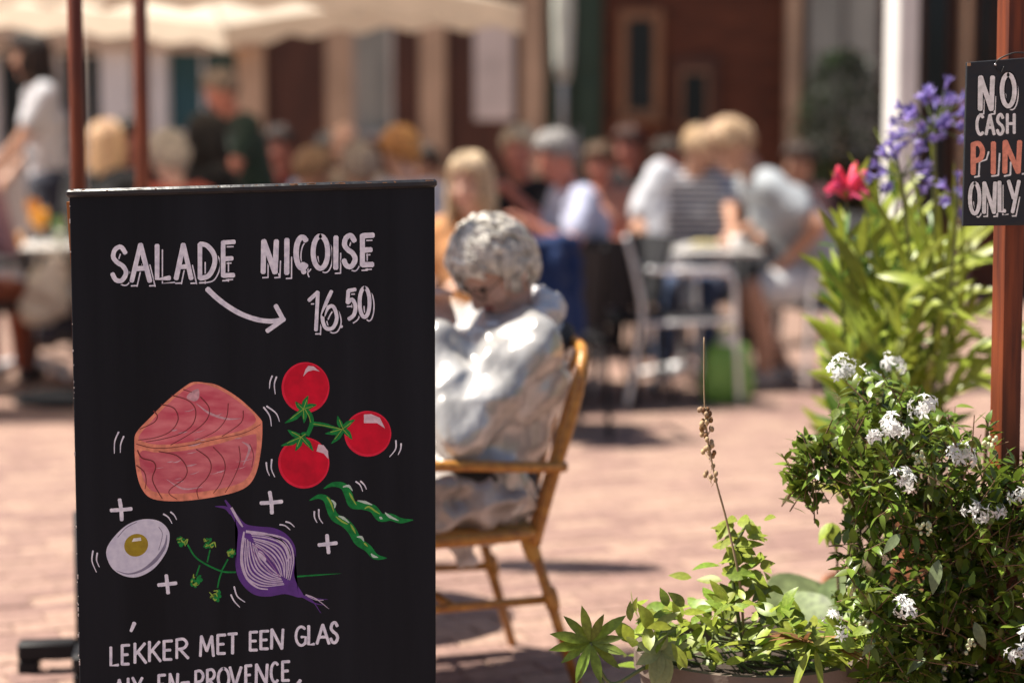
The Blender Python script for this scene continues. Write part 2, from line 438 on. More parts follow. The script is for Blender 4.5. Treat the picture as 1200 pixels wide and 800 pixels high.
pt = Paint(bp0, bn)
gapm = mat('board_gap_paint', (.009, .010, .0122), .6, var=.05, spec=.14)
def word(name, lets, w, sh, main, paint, parent, label=None, wfn=None):
    mbs = (MB(), MB(), MB())
    for L_ in lets: letter(paint, *L_, w, mbs, sh)
    root = obj(name, mbs[2], main, parent, smooth=False, label=label)
    if sh:
        obj('shadow_line', mbs[0], main, root, smooth=False); obj('letter_outline', mbs[1], gapm, root, smooth=False)
    return root
word('lettering', [('S', 129, 151, 288, 330), ('A', 152, 178, 285, 331), ('L', 181, 201, 286, 329), ('A', 204, 226.5, 285, 328), ('D', 231, 254.5, 284.5, 327.5), ('E', 258, 277, 282, 325)], 5.6, (6.2, 5.2), chalk, pt, front, 'white painted word SALADE')
word('lettering', [('N', 305, 327, 280.5, 321), ('I', 331, 341, 279, 322), ('Q', 344, 363, 276.5, 318), ('O', 364, 387, 275, 316), ('I', 388, 399, 276, 316), ('S', 400, 419.5, 274.5, 313.5), ('E', 421, 440, 274, 312.5)], 6.2, (5.6, 5.0), chalk, pt, front, 'white painted word NIÇOISE')
pr = word('lettering', [('1', 360, 375, 341, 388), ('6', 375, 397.5, 340, 386), ('5', 404, 419, 338, 375), ('0', 419, 435.5, 336, 372.5)], 4.6, (5.2, 4.6), chalk, pt, front, 'white painted price 16.50')
m = MB(); pt.fill(m, ellp(400, 382.5, 1.8, 1.8), 2); obj('price_dot', m, chalk, pr, smooth=False)
for nm_, part_ in zip(('LEKKER', 'MET', 'EEN', 'GLAS'), ((0, 6), (6, 9), (9, 12), (12, 16))): word('lettering', [('L', 128, 140, 757, 780.5), ('E', 141, 153, 754.5, 779), ('K', 156, 172.5, 752.5, 777), ('K', 173, 189.5, 750.5, 775), ('E', 190, 203, 749.5, 773.5), ('R', 205, 222, 747.5, 771.5),
 ('M', 233, 251.5, 744, 769), ('E', 253, 265.5, 742.5, 766.5), ('T', 266, 279, 741, 766), ('E', 291, 303, 739, 762.5), ('E', 303.5, 316, 738, 761), ('N', 316, 333.5, 736, 760.5),
 ('G', 345, 360, 733, 756.5), ('L', 360, 369.5, 732, 756), ('A', 370, 387, 730.5, 754.5), ('S', 386, 397.5, 728, 753)][part_[0]:part_[1]], 3.4, None, chalk, pt, front, 'white painted word ' + nm_)
l2 = [('A', 133, 147), ('I', 147, 153), ('X', 154, 168), ('E', 184, 195), ('N', 197, 210), ('-', 211, 223), ('P', 227, 240), ('R', 241, 254), ('O', 254, 270), ('V', 268, 284), ('E', 286, 296), ('N', 298, 315), ('C', 316, 328), ('E', 329, 340.5)]
for nm_, k0, k1 in (('AIX', 0, 3), ('EN-PROVENCE', 3, 14)): word('lettering', [(c, x0, x1, 795 - (x0 - 133) * .109, 819.5 - (x0 - 133) * .109) for c, x0, x1 in l2[k0:k1]], 3.4, None, chalk, pt, front, 'white painted word ' + nm_)
m = MB(); pt.ribbon(m, [(153.5, 739), (157.5, 729.5)], 4.4, 2, taper=(.8, 1.1)); obj('accent_mark', m, chalk, front, smooth=False)
m = MB(); pt.ribbon(m, [(344, 808), (352, 796.5)], 4, 2); obj('accent_mark', m, chalk, front, smooth=False)
m = MB(); pt.ribbon(m, [(243, 338.5), (254, 349), (268, 359.5), (284, 368.5), (302, 374.5), (318, 376.3), (333, 374)], 6, 0, taper=(1.05, .9), jit=.03)
pt.ribbon(m, [(323, 358), (332, 374.5)], 5.4, 1); pt.ribbon(m, [(333, 373.5), (313, 387.8)], 5.4, 2); obj('painted_arrow', m, chalk, front, smooth=False)
for cx, cy, r in ((142, 597, 12), (196, 684, 10.5), (318, 588.5, 12.5), (384, 637, 10.5)):
    m = MB(); e = random.uniform(-1, 1)
    pt.ribbon(m, [(cx - r, cy + 1 + e * .5), (cx, cy), (cx + r, cy - 1.2)], 4.4, 1, jit=.06); pt.ribbon(m, [(cx - 1.2 + e, cy - r), (cx, cy), (cx + 1 + e * .5, cy + r)], 4.4, 2, jit=.06)
    obj('plus_mark', m, chalk, front, smooth=False)
ticks = [[(319, 440.4), (316.5, 447), (315.8, 455)], [(324, 441.5), (321.5, 450), (322.5, 461.5)], [(309, 477), (316, 487), (318, 499)], [(312.5, 475.7), (323.5, 484), (327.5, 493.7)],
 [(312, 541.6), (313, 550), (315.8, 557)], [(318.5, 538), (318, 549), (322, 558.5)], [(464, 516), (463.5, 526), (456.5, 535)], [(470, 519.6), (469.5, 526), (466.5, 532.6)],
 [(417, 564), (422, 568), (425, 575.4)], [(422.6, 563.5), (427, 568), (429.4, 573)], [(139, 506), (134.5, 517), (134, 531)], [(145, 511), (141.5, 520), (141, 530)],
 [(109, 645), (107.8, 657), (113, 670)], [(114, 647.6), (113.2, 656), (116.4, 664)], [(191.6, 602), (197.5, 606), (201.6, 613)], [(200, 599.6), (204, 603), (207, 608.6)],
 [(328, 614.4), (334, 615.5), (340, 620.4)], [(335, 611), (340, 612.5), (345, 617)], [(274.4, 687), (278, 698), (287, 705)], [(270.6, 696.4), (274.5, 704), (281, 711)],
 [(368.4, 599), (368.6, 606), (371.6, 612)], [(373.6, 596.6), (374, 606), (378.4, 613)]]
for q in ticks:
    m = MB(); pt.ribbon(m, q, 1.7, 1, taper=(1.2, .5)); obj('tick_mark', m, chalk, front, smooth=False)
# --- tuna steak
def c4(L, ox=120, oy=400, s=4.0): return [(ox + a / s, oy + b / s) for a, b in L]
outl = c4([(425, 190), (480, 193), (540, 205), (640, 265), (735, 355), (750, 400), (742, 520), (715, 630), (660, 690), (540, 725), (370, 747), (240, 738), (185, 690), (158, 600), (150, 480), (160, 425), (220, 360), (300, 280), (380, 215)])
m = MB(); pt.fill(m, outl, 0); tuna = obj('painted_tuna_steak', m, salmon, front, smooth=False, label='painted pink tuna steak with dark grain lines')
m = MB(); pt.fill(m, c4([(425, 203), (520, 213), (630, 275), (720, 362), (655, 415), (520, 445), (380, 475), (250, 482), (175, 460), (180, 430), (235, 368), (310, 290)]), 1); obj('steak_top', m, pink, tuna, smooth=False)
m = MB(); pt.fill(m, c4([(180, 515), (260, 520), (390, 510), (540, 480), (700, 435), (722, 450), (720, 520), (695, 615), (640, 665), (520, 695), (370, 712), (250, 705), (205, 670), (180, 600)]), 1); obj('steak_front', m, pink2, tuna, smooth=False)
m = MB(); pt.ribbon(m, c4([(165, 490), (250, 506), (380, 496), (520, 466), (660, 432), (735, 395)]), 2.2, 2); obj('steak_edge', m, salmon, tuna, smooth=False)
m = MB(); rt = random.Random(8)
for k in range(26):
    x = rt.uniform(250, 640); y = rt.uniform(260, 660); l = rt.uniform(25, 80)
    if y < 400 and (x < 250 + (400 - y) * .75 or x > 700 - (420 - y) * 1.0 or y > 470 - x * .1): continue
    pt.ribbon(m, c4([(x, y), (x + l * .5, y - l * .06), (x + l, y - l * .22 + rt.uniform(-4, 4))]), [.1, rt.uniform(.3, 1.0), .1], 2)
for q, w_ in (([(395, 265), (410, 240), (450, 222), (452, 265), (430, 280)], 0),): pt.fill(m, c4(q), 2)
pt.ribbon(m, c4([(440, 290), (500, 335), (580, 362), (650, 360)]), [.2, 1.4, 1.2, .2], 2); pt.ribbon(m, c4([(300, 645), (380, 690), (470, 680)]), [.2, 1.1, .2], 2); pt.ribbon(m, c4([(655, 470), (690, 500), (660, 580)]), [.4, 1.8, .3], 2)
tag(obj('pale_brushstroke', m, palepk, tuna, smooth=False), kind='stuff')
m = MB()
for q, w_ in (([(240, 325), (258, 350), (240, 380), (175, 410)], 1.2), ([(275, 295), (335, 312), (355, 365), (320, 420), (250, 450), (168, 462)], 1.1), ([(325, 252), (400, 275), (437, 320), (425, 385), (370, 430), (290, 455), (205, 470)], 1.1),
 ([(380, 225), (420, 238)], 1.), ([(460, 260), (500, 310), (490, 365), (430, 420), (320, 485)], 1.1), ([(590, 290), (580, 360), (530, 420), (435, 465)], .9), ([(660, 325), (650, 380), (560, 445)], 1.),
 ([(165, 510), (185, 545), (235, 560), (250, 590), (235, 650), (280, 735)], 1.5), ([(160, 580), (195, 610), (205, 650), (200, 690)], 1.2), ([(265, 515), (350, 535), (395, 590), (385, 640), (320, 690), (315, 715), (350, 738)], 1.1),
 ([(440, 505), (495, 545), (510, 590), (490, 640), (445, 690), (450, 735)], 1.1), ([(520, 495), (565, 545), (575, 600), (550, 670), (520, 710)], 1.), ([(640, 490), (645, 560), (615, 640), (575, 708)], .9), ([(690, 480), (708, 530), (700, 590)], .8),
 ([(160, 480), (250, 500), (380, 490), (520, 460), (660, 430), (742, 388)], .8)):
    pt.ribbon(m, c4(q), w_, 3, taper=(1.1, .7))
tag(obj('grain_line', m, maroon, tuna, smooth=False), kind='stuff')
# --- tomatoes
def ct(L): return c4(L, 300, 410, 4.444)
toms = [((358, 453.9), (28, 29.7), [(245, 138), (258, 100), (272, 82), (300, 85), (332, 112), (300, 104), (270, 112)]),
        ((356, 542), (30, 30), [(325, 490), (352, 495), (375, 525), (378, 568), (352, 538), (315, 527)]),
        ((431, 508), (27.5, 26.8), [(562, 335), (600, 333), (645, 352), (672, 408), (630, 380), (562, 380)])]
vine = None
for (cx, cy), (rx, ry), hl in toms:
    m = MB(); pt.fill(m, ellp(cx, cy, rx, ry), 0); to = obj('painted_tomato', m, red2, front, smooth=False)
    m = MB(); pt.fill(m, ellp(cx + .5, cy - .5, rx - 2.2, ry - 2.4, .1), 1); obj('tomato_skin', m, red, to, smooth=False)
    m = MB(); pt.fill(m, ct(hl), 2, smooth=False); obj('highlight', m, mat('highlight_paint', (.72, .55, .62), .7, nscale=120), to, smooth=False)
m = MB(); ml = MB()
pt.ribbon(m, ct([(252, 300), (282, 335), (290, 385), (266, 445)]), [1.5, 2.4, 2.6, 2.4], 2); pt.ribbon(m, ct([(288, 382), (360, 390), (425, 412)]), [2.6, 2.2, 1.8], 3)
pt.ribbon(ml, ct([(256, 310), (276, 345), (284, 375)]), .9, 5); pt.ribbon(ml, ct([(300, 384), (360, 394), (450, 412)]), .9, 5)
for k, (c_, tips) in enumerate((((247, 308), [(205, 268), (272, 238), (316, 285), (150, 380), (250, 380)]), ((235, 452), [(165, 415), (130, 498), (205, 525), (298, 525), (268, 430)]), ((452, 410), [(425, 342), (515, 362), (500, 465), (392, 487), (360, 435)]))):
    for tp in tips:
        d_ = (tp[0] - c_[0], tp[1] - c_[1]); mid = (c_[0] + d_[0] * .5 + d_[1] * .06, c_[1] + d_[1] * .5 - d_[0] * .06)
        pt.ribbon(m, ct([c_, mid, tp]), [2.8, 3.2, .2], 4); pt.ribbon(ml, ct([c_, (c_[0] + d_[0] * .7, c_[1] + d_[1] * .7)]), .8, 6)
vine = obj('painted_tomato_vine', m, green, front, smooth=False); obj('vein_line', ml, lime, vine, smooth=False)
# --- beans
def cb(L): return c4(L, 350, 550, 6.667)
for cl, hw, hl, yl in (
 ([(195, 148), (270, 115), (350, 130), (390, 200), (420, 270), (500, 282), (580, 305), (640, 372), (720, 370), (800, 398), (895, 392)], [3, 18, 28, 32, 32, 30, 32, 34, 28, 22, 2], [[(345, 135), (390, 128), (420, 165)], [(460, 242), (520, 255), (575, 275)], [(630, 370), (655, 385)], [(675, 335), (710, 365), (780, 398)]], [[(395, 180), (420, 225), (450, 275)], [(515, 305), (550, 290), (600, 325), (635, 345)]]),
 ([(85, 240), (160, 210), (220, 235), (250, 310), (285, 372), (365, 418), (420, 480), (465, 560), (540, 612), (600, 678), (690, 690)], [3, 18, 28, 32, 34, 36, 34, 32, 30, 25, 2], [[(255, 235), (282, 265), (280, 300)], [(310, 362), (350, 378), (395, 415)], [(455, 525), (490, 528), (510, 560)], [(565, 655), (585, 675), (620, 685)]], [[(220, 212), (250, 255), (275, 330)], [(290, 365), (340, 405), (385, 425)], [(405, 425), (430, 470), (445, 500)], [(510, 570), (540, 600)]])):
    m = MB(); pt.ribbon(m, cb(cl), [h / 6.667 for h in hw], 1); bo = obj('painted_green_bean', m, green, front, smooth=False)
    for q in hl: m = MB(); pt.ribbon(m, cb(q), [.5, 1.7, .4], 3); obj('highlight', m, mat('mint_highlight_paint', (.52, .68, .58), .7, nscale=120), bo, smooth=False)
    for q in yl: m = MB(); pt.ribbon(m, cb(q), [.4, 1.2, .9, .3], 2); obj('lime_stroke', m, lime, bo, smooth=False)
# --- egg
def ce(L): return c4(L, 100, 560, 5.0)
m = MB(); pt.fill(m, ce([(340, 240), (430, 250), (485, 300), (493, 360), (470, 440), (400, 530), (310, 577), (230, 573), (160, 530), (125, 460), (130, 400), (180, 330), (250, 270)]), 0); egg = obj('painted_egg', m, eggw, front, smooth=False)
m = MB(); pt.ribbon(m, ce([(478, 330), (465, 400), (410, 480), (330, 540), (250, 560), (180, 540)]), [.3, 1.6, 2.2, 1.4, .8, .2], 1); pt.ribbon(m, ce([(300, 258), (240, 290), (190, 345)]), .9, 1); pt.ribbon(m, ce([(430, 285), (452, 330), (430, 420)]), .8, 1); obj('shade_stroke', m, greyv, egg, smooth=False)
m = MB(); pt.fill(m, ellp(159.6, 638.4, 14.3, 13, -.5), 1); yk = obj('yolk', m, yellow, egg, smooth=False)
m = MB(); pt.fill(m, ce([(272, 372), (282, 352), (325, 347), (328, 365)]), 2, smooth=False); obj('highlight', m, chalk2, yk, smooth=False)
# --- onion
def co(L): return c4(L, 230, 570, 5.0)
m = MB(); pt.fill(m, co([(222, 140), (245, 170), (290, 217), (360, 232), (450, 240), (520, 272), (570, 330), (585, 400), (572, 500), (590, 570), (628, 635), (600, 648), (520, 628), (430, 642), (350, 635), (290, 595), (245, 530), (228, 440), (240, 330), (243, 250), (215, 185), (190, 145), (205, 128)]), 1)
pt.ribbon(m, co([(205, 150), (170, 122), (110, 115)]), [3, 1.8, .3], 1); pt.ribbon(m, co([(210, 150), (190, 110), (168, 78)]), [2.5, 1.8, .9], 1)
for q in ([(620, 640), (680, 668), (730, 740)], [(620, 640), (700, 655), (770, 660)], [(620, 638), (690, 680), (745, 692)]): pt.ribbon(m, co(q), [1.6, .7, .2], 1)
on = obj('painted_onion', m, purple, front, smooth=False, label='painted purple onion cut in half')
m = MB(); inner = [(275, 255), (350, 265), (450, 278), (528, 330), (555, 390), (543, 440), (530, 520), (550, 578), (510, 583), (400, 605), (330, 590), (282, 530), (262, 460), (275, 340)]
pt.fill(m, co(inner), 2); oi = obj('onion_flesh', m, purple, on, smooth=False)
m = MB(); A_, B_ = V((292, 275, 0)), V((535, 565, 0)); ax = B_ - A_; nx = V((-ax.y, ax.x, 0)).normalized()
ro = random.Random(5)
for k in range(-8, 9):
    f = k / 8.0; bow = f * 165
    if abs(bow) < 14: continue
    sh_ = .03 + .22 * (1 - abs(f)); a0 = A_ + ax * sh_ + nx * bow * .12; b0 = B_ - ax * (sh_ * .7) + nx * bow * .12
    md = [a0, a0.lerp(b0, .25) + nx * bow * .72 * .8, a0.lerp(b0, .5) + nx * bow * .85, a0.lerp(b0, .78) + nx * bow * .62, b0]
    pt.ribbon(m, co([(q.x + ro.uniform(-3, 3), q.y + ro.uniform(-3, 3)) for q in md]), [.5, .85, 1.0, .85, .4], 3)
pt.ribbon(m, co([(280, 262), (270, 340), (268, 450), (300, 540), (360, 590), (420, 600)]), [.8, 1.6, 1.8, 1.5, 1, .6], 3); pt.ribbon(m, co([(290, 262), (420, 280), (500, 320), (545, 395), (530, 440)]), [1.6, 1.5, 1.6, 1.5, .6], 3)
pt.ribbon(m, co([(205, 122), (240, 185), (272, 235)]), [1.4, 1.6, .8], 2); pt.ribbon(m, co([(640, 632), (700, 655), (778, 715)]), [.8, .6, .2], 2); pt.ribbon(m, co([(650, 640), (700, 662), (745, 663)]), .8, 2)
pt.fill(m, ellp(230 + 385 / 5, 570 + 405 / 5, 3.2, 7.5, -.6), 3)
tag(obj('onion_ring', m, lilac, on, smooth=False), kind='stuff')
m = MB(); pt.ribbon(m, co([(355, 372), (395, 400), (440, 455), (490, 530)]), .9, 4); pt.ribbon(m, co([(330, 340), (420, 395), (470, 470)]), .8, 4); pt.ribbon(m, co([(325, 360), (370, 440), (450, 510)]), .8, 4); obj('onion_core_line', m, mat('mauve_paint', (.30, .14, .34), .7), on, smooth=False)
# --- parsley
m = MB(); ml = MB(); rp_ = random.Random(9)
pt.ribbon(m, [(220, 638), (228, 651), (240, 660), (260, 669), (276, 670)], 2.0, 0); 
ms_ = MB(); pt.ribbon(ms_, [(343, 675.5), (370, 673.5), (400, 671.5)], [1.0, .9, .1], 0)
for q in ([(243, 658), (246, 644)], [(260, 668), (267, 655)], [(260, 669), (257, 678), (255, 688)], [(234, 662), (230, 674)]): pt.ribbon(m, q, 1.8, 0)
for cx, cy, r in ((213, 634, 8), (245, 636, 8), (271.5, 647, 6.5), (229, 680, 9), (253, 698, 8.5)):
    for k in range(11):
        a0 = rp_.uniform(0, 6.28); rr_ = r * rp_.uniform(.35, .9); x, y = cx + math.cos(a0) * rr_ * .75, cy + math.sin(a0) * rr_ * .75
        pt.fill(m, ellp(x, y, r * rp_.uniform(.22, .4), r * rp_.uniform(.2, .3), a0, 7), 1 + k % 2)
    for k in range(6):
        a0 = rp_.uniform(0, 6.28); x, y = cx + math.cos(a0) * r * .45, cy + math.sin(a0) * r * .45
        pt.ribbon(ml, [(x, y), (x + rp_.uniform(-3, 3), y + rp_.uniform(-3, 3)), (x + rp_.uniform(-5, 5), y + rp_.uniform(-4, 4))], [.3, 1.0, .3], 4)
pa = obj('painted_parsley', m, green, front, smooth=False); tag(obj('lime_stroke', ml, lime, pa, smooth=False), kind='stuff'); obj('parsley_stem', ms_, green, pa, smooth=False)

# ---------------------------------------------------------------- hanging sign and post on the right
SY = 3.60; sp0 = V((0, SY, 0))
sgn = thing('payment_sign', 'small black NO CASH PIN ONLY sign hung on the rust brown post', 'sign', P(1170, 265, SY))
m = MB(); a, b_, c_, d_ = [PP(x, y, sp0, bn) for x, y in ((1128, 265), (1209, 264), (1212, 67), (1133, 73))]
slab(m, a, b_, c_, d_, .010); so = obj('sign_panel', m, mat('slate_paint', (.017, .021, .027), .6, col2=(.011, .014, .019), nscale=20, bump=.2, bscale=60), sgn, smooth=False)
bv = so.modifiers.new('bevel', 'BEVEL'); bv.width = .0015; bv.segments = 2
ps = Paint(sp0, bn)
word('lettering', [('N', 1145.5, 1166, 89, 130), ('O', 1171.5, 1191.5, 86, 126)], 5.6, (4.2, 4.2), chalk2, ps, so, 'cream painted word NO')
word('lettering', [('C', 1143, 1154.5, 134.5, 158.5), ('A', 1154, 1166.5, 134, 158.5), ('S', 1167, 1177.5, 133.5, 158), ('H', 1178.5, 1190.5, 133, 157)], 3.6, None, chalk2, ps, so, 'cream painted word CASH')
pw = word('lettering', [('P', 1137, 1154.5, 167, 205), ('I', 1159, 1169, 166, 204.5), ('N', 1174, 1198, 164.5, 203.5)], 6.0, None, coral, ps, so, 'coral painted word PIN')
m = MB()
for q in ([(1142, 207.5), (1148, 206.5)], [(1147, 206), (1148, 190), (1156, 187), (1158.5, 178)], [(1162, 206.5), (1170, 205.5)], [(1170, 205), (1171.5, 180)], [(1177, 206.5), (1184, 205)], [(1184, 205), (1184.5, 190)], [(1198, 204), (1203, 203), (1204, 172)]):
    ps.ribbon(m, q, 2.0, 0, smooth=False)
obj('shadow_line', m, chalk2, pw, smooth=False)
word('lettering', [('O', 1134.5, 1150, 213.5, 251.5), ('N', 1150.5, 1168.5, 213, 250.5), ('L', 1169, 1179.5, 212, 250), ('Y', 1180, 1196, 211, 250)], 4.6, (4.0, 4.0), chalk2, ps, so, 'cream painted word ONLY')
m = MB(); q0 = PP(1166, 76, sp0, bn) + V((0, -.001, 0)); wy = V((0, .012, 0))
m.tube(smooth_path([q0, q0 + V((.004, -.004, .008)), PP(1177, 66, sp0, bn) + V((0, -.006, 0)), PP(1190, 62, sp0, bn) + V((0, -.004, 0)), PP(1204, 64, sp0, bn), PP(1206, 74, sp0, bn) + V((0, -.001, 0))], 5), .0014, 6)
m.tube(smooth_path([q0, PP(1172, 86, sp0, bn) + V((0, -.002, 0)), PP(1176, 78, sp0, bn) + V((0, -.003, 0))], 4), .0010, 6)
obj('hanging_wire', m, mat('black_wire', (.02, .02, .02), .5), so)
m = MB(); m.ell(q0 + V((0, -.002, 0)), (.0022, .002, .0022)); obj('grommet', m, mat('nickel', (.7, .7, .72), .3, 1), so)
m = MB(); m.box(d_ + V((.004, -.0003, -.004)), (.006, .0016, .006)); obj('bare_corner', m, chip, so, smooth=False)

post = thing('wooden_post', 'rust brown square wooden post standing in the bush and carrying the black sign', 'post', (P(1178, 530, 3.68).x, 3.68, 0))
pm = wood('stained_wood', (.22, .045, .010), (.06, .011, .004), (55, 55, 4), .6, 0)
m = MB(); pa_, pb_ = P(1176, 600, 3.66), P(1188, -60, 3.66); dd = (pb_ - pa_); dd /= dd.z
b0 = pa_ - dd * (pa_.z - .02); t0 = b0 + dd * 1.85
Rz = M.Rotation(math.radians(19), 3, 'Z'); hw = .0205
cs = [Rz @ V((x * hw, y * hw, 0)) for x, y in ((-1, -1), (1, -1), (1, 1), (-1, 1))]
m.add([b0 + c for c in cs] + [t0 + c for c in cs], [(3, 2, 1, 0), (4, 5, 6, 7)] + [(k, (k + 1) % 4, 4 + (k + 1) % 4, 4 + k) for k in range(4)])
po = obj('post_shaft', m, pm, post, smooth=False); bv = po.modifiers.new('bevel', 'BEVEL'); bv.width = .003; bv.segments = 2
m = MB(); m.box(t0 + V((0, 0, .012)), (.07, .07, .022), Rz, .006); obj('post_cap', m, pm, post, sharp=35)
# ---------------------------------------------------------------- people
DG = bpy.context.evaluated_depsgraph_get
def remesh(mb, voxel, it=3, noise_amp=0, noise_sc=8, off=V((0, 0, 0)), seed=0.0, quilt=0):
    me = mb.mesh('tmp', off, False)
    o = bpy.data.objects.new('tmp', me); COL.objects.link(o)
    r = o.modifiers.new('r', 'REMESH'); r.mode = 'VOXEL'; r.voxel_size = voxel; r.use_smooth_shade = True
    if it:
        s = o.modifiers.new('s', 'SMOOTH'); s.factor = .5; s.iterations = it
    dg = DG(); res = bpy.data.meshes.new_from_object(o.evaluated_get(dg))
    bpy.data.objects.remove(o); bpy.data.meshes.remove(me)
    if noise_amp:
        res.update(); nor = [v.normal.copy() for v in res.vertices]
        for v, n in zip(res.vertices, nor):
            q = v.co * noise_sc + V((seed, seed * 2, 0))
            a = 1 - abs(mnoise.noise(q)) * 2.2 + .5 * mnoise.noise(q * 2.3)
            if quilt: a += 1.0 * (abs(math.sin((v.co.z + .012 * mnoise.noise(v.co * 9)) * math.pi / quilt)) ** .6 - .6) * min(1, max(0, 1.2 - abs(n.z)))
            v.co += n * (noise_amp * (a - .5))
        res.update()
    res.polygons.foreach_set('use_smooth', [True] * len(res.polygons))
    return res

def prims_to_mb(pr, infl=0.0):
    mb = MB()
    for p in pr:
        if p[0] == 'c': mb.cap(p[1], p[2] + infl, p[3], p[4] + infl)
        else: mb.ell(p[1], tuple(a + infl for a in p[2]), p[3])
    return mb

def ik(S, T, l1, l2, pole):
    d = T - S; L = min(d.length, (l1 + l2) * .995)
    u = d.normalized(); T2 = S + u * L
    a = (l1 * l1 - l2 * l2 + L * L) / (2 * L); h = math.sqrt(max(l1 * l1 - a * a, 0))
    q = pole - u * pole.dot(u); q = q.normalized() if q.length > 1e-5 else u.orthogonal().normalized()
    return S + u * a + q * h, T2

SKIN = {'fair': (.62, .38, .29), 'tan': (.50, .27, .18), 'ruddy': (.55, .22, .16), 'brown': (.34, .18, .11)}
def skin_mat(k):
    c = SKIN[k]; return mat('skin_' + k, c, .5, var=.14, nscale=26, bump=.1, bscale=220, spec=.4)
def cloth(name, col, rough=.85, bump=.35, bscale=14, **k): return mat('cloth_' + name, col, rough, var=.13, nscale=6, bump=bump, bscale=bscale, spec=.25, sheen=.1, **k)
def stripes(name, c1, c2, scale):
    if name in MATS: return MATS[name]
    m = mat(name, c1, .85, bump=.3, bscale=14); t = m.node_tree; b = t.nodes['Principled BSDF']
    tc = t.nodes.new('ShaderNodeTexCoord'); wv = t.nodes.new('ShaderNodeTexWave'); wv.bands_direction = 'Z'; wv.inputs['Scale'].default_value = scale; wv.inputs['Distortion'].default_value = .6
    t.links.new(tc.outputs['Object'], wv.inputs[0]); rp = t.nodes.new('ShaderNodeValToRGB'); rp.color_ramp.interpolation = 'CONSTANT'
    rp.color_ramp.elements[0].color = (*c1, 1); rp.color_ramp.elements[1].color = (*c2, 1); rp.color_ramp.elements[1].position = .5
    t.links.new(wv.outputs[0], rp.inputs[0]); t.links.new(rp.outputs[0], b.inputs['Base Color']); return m

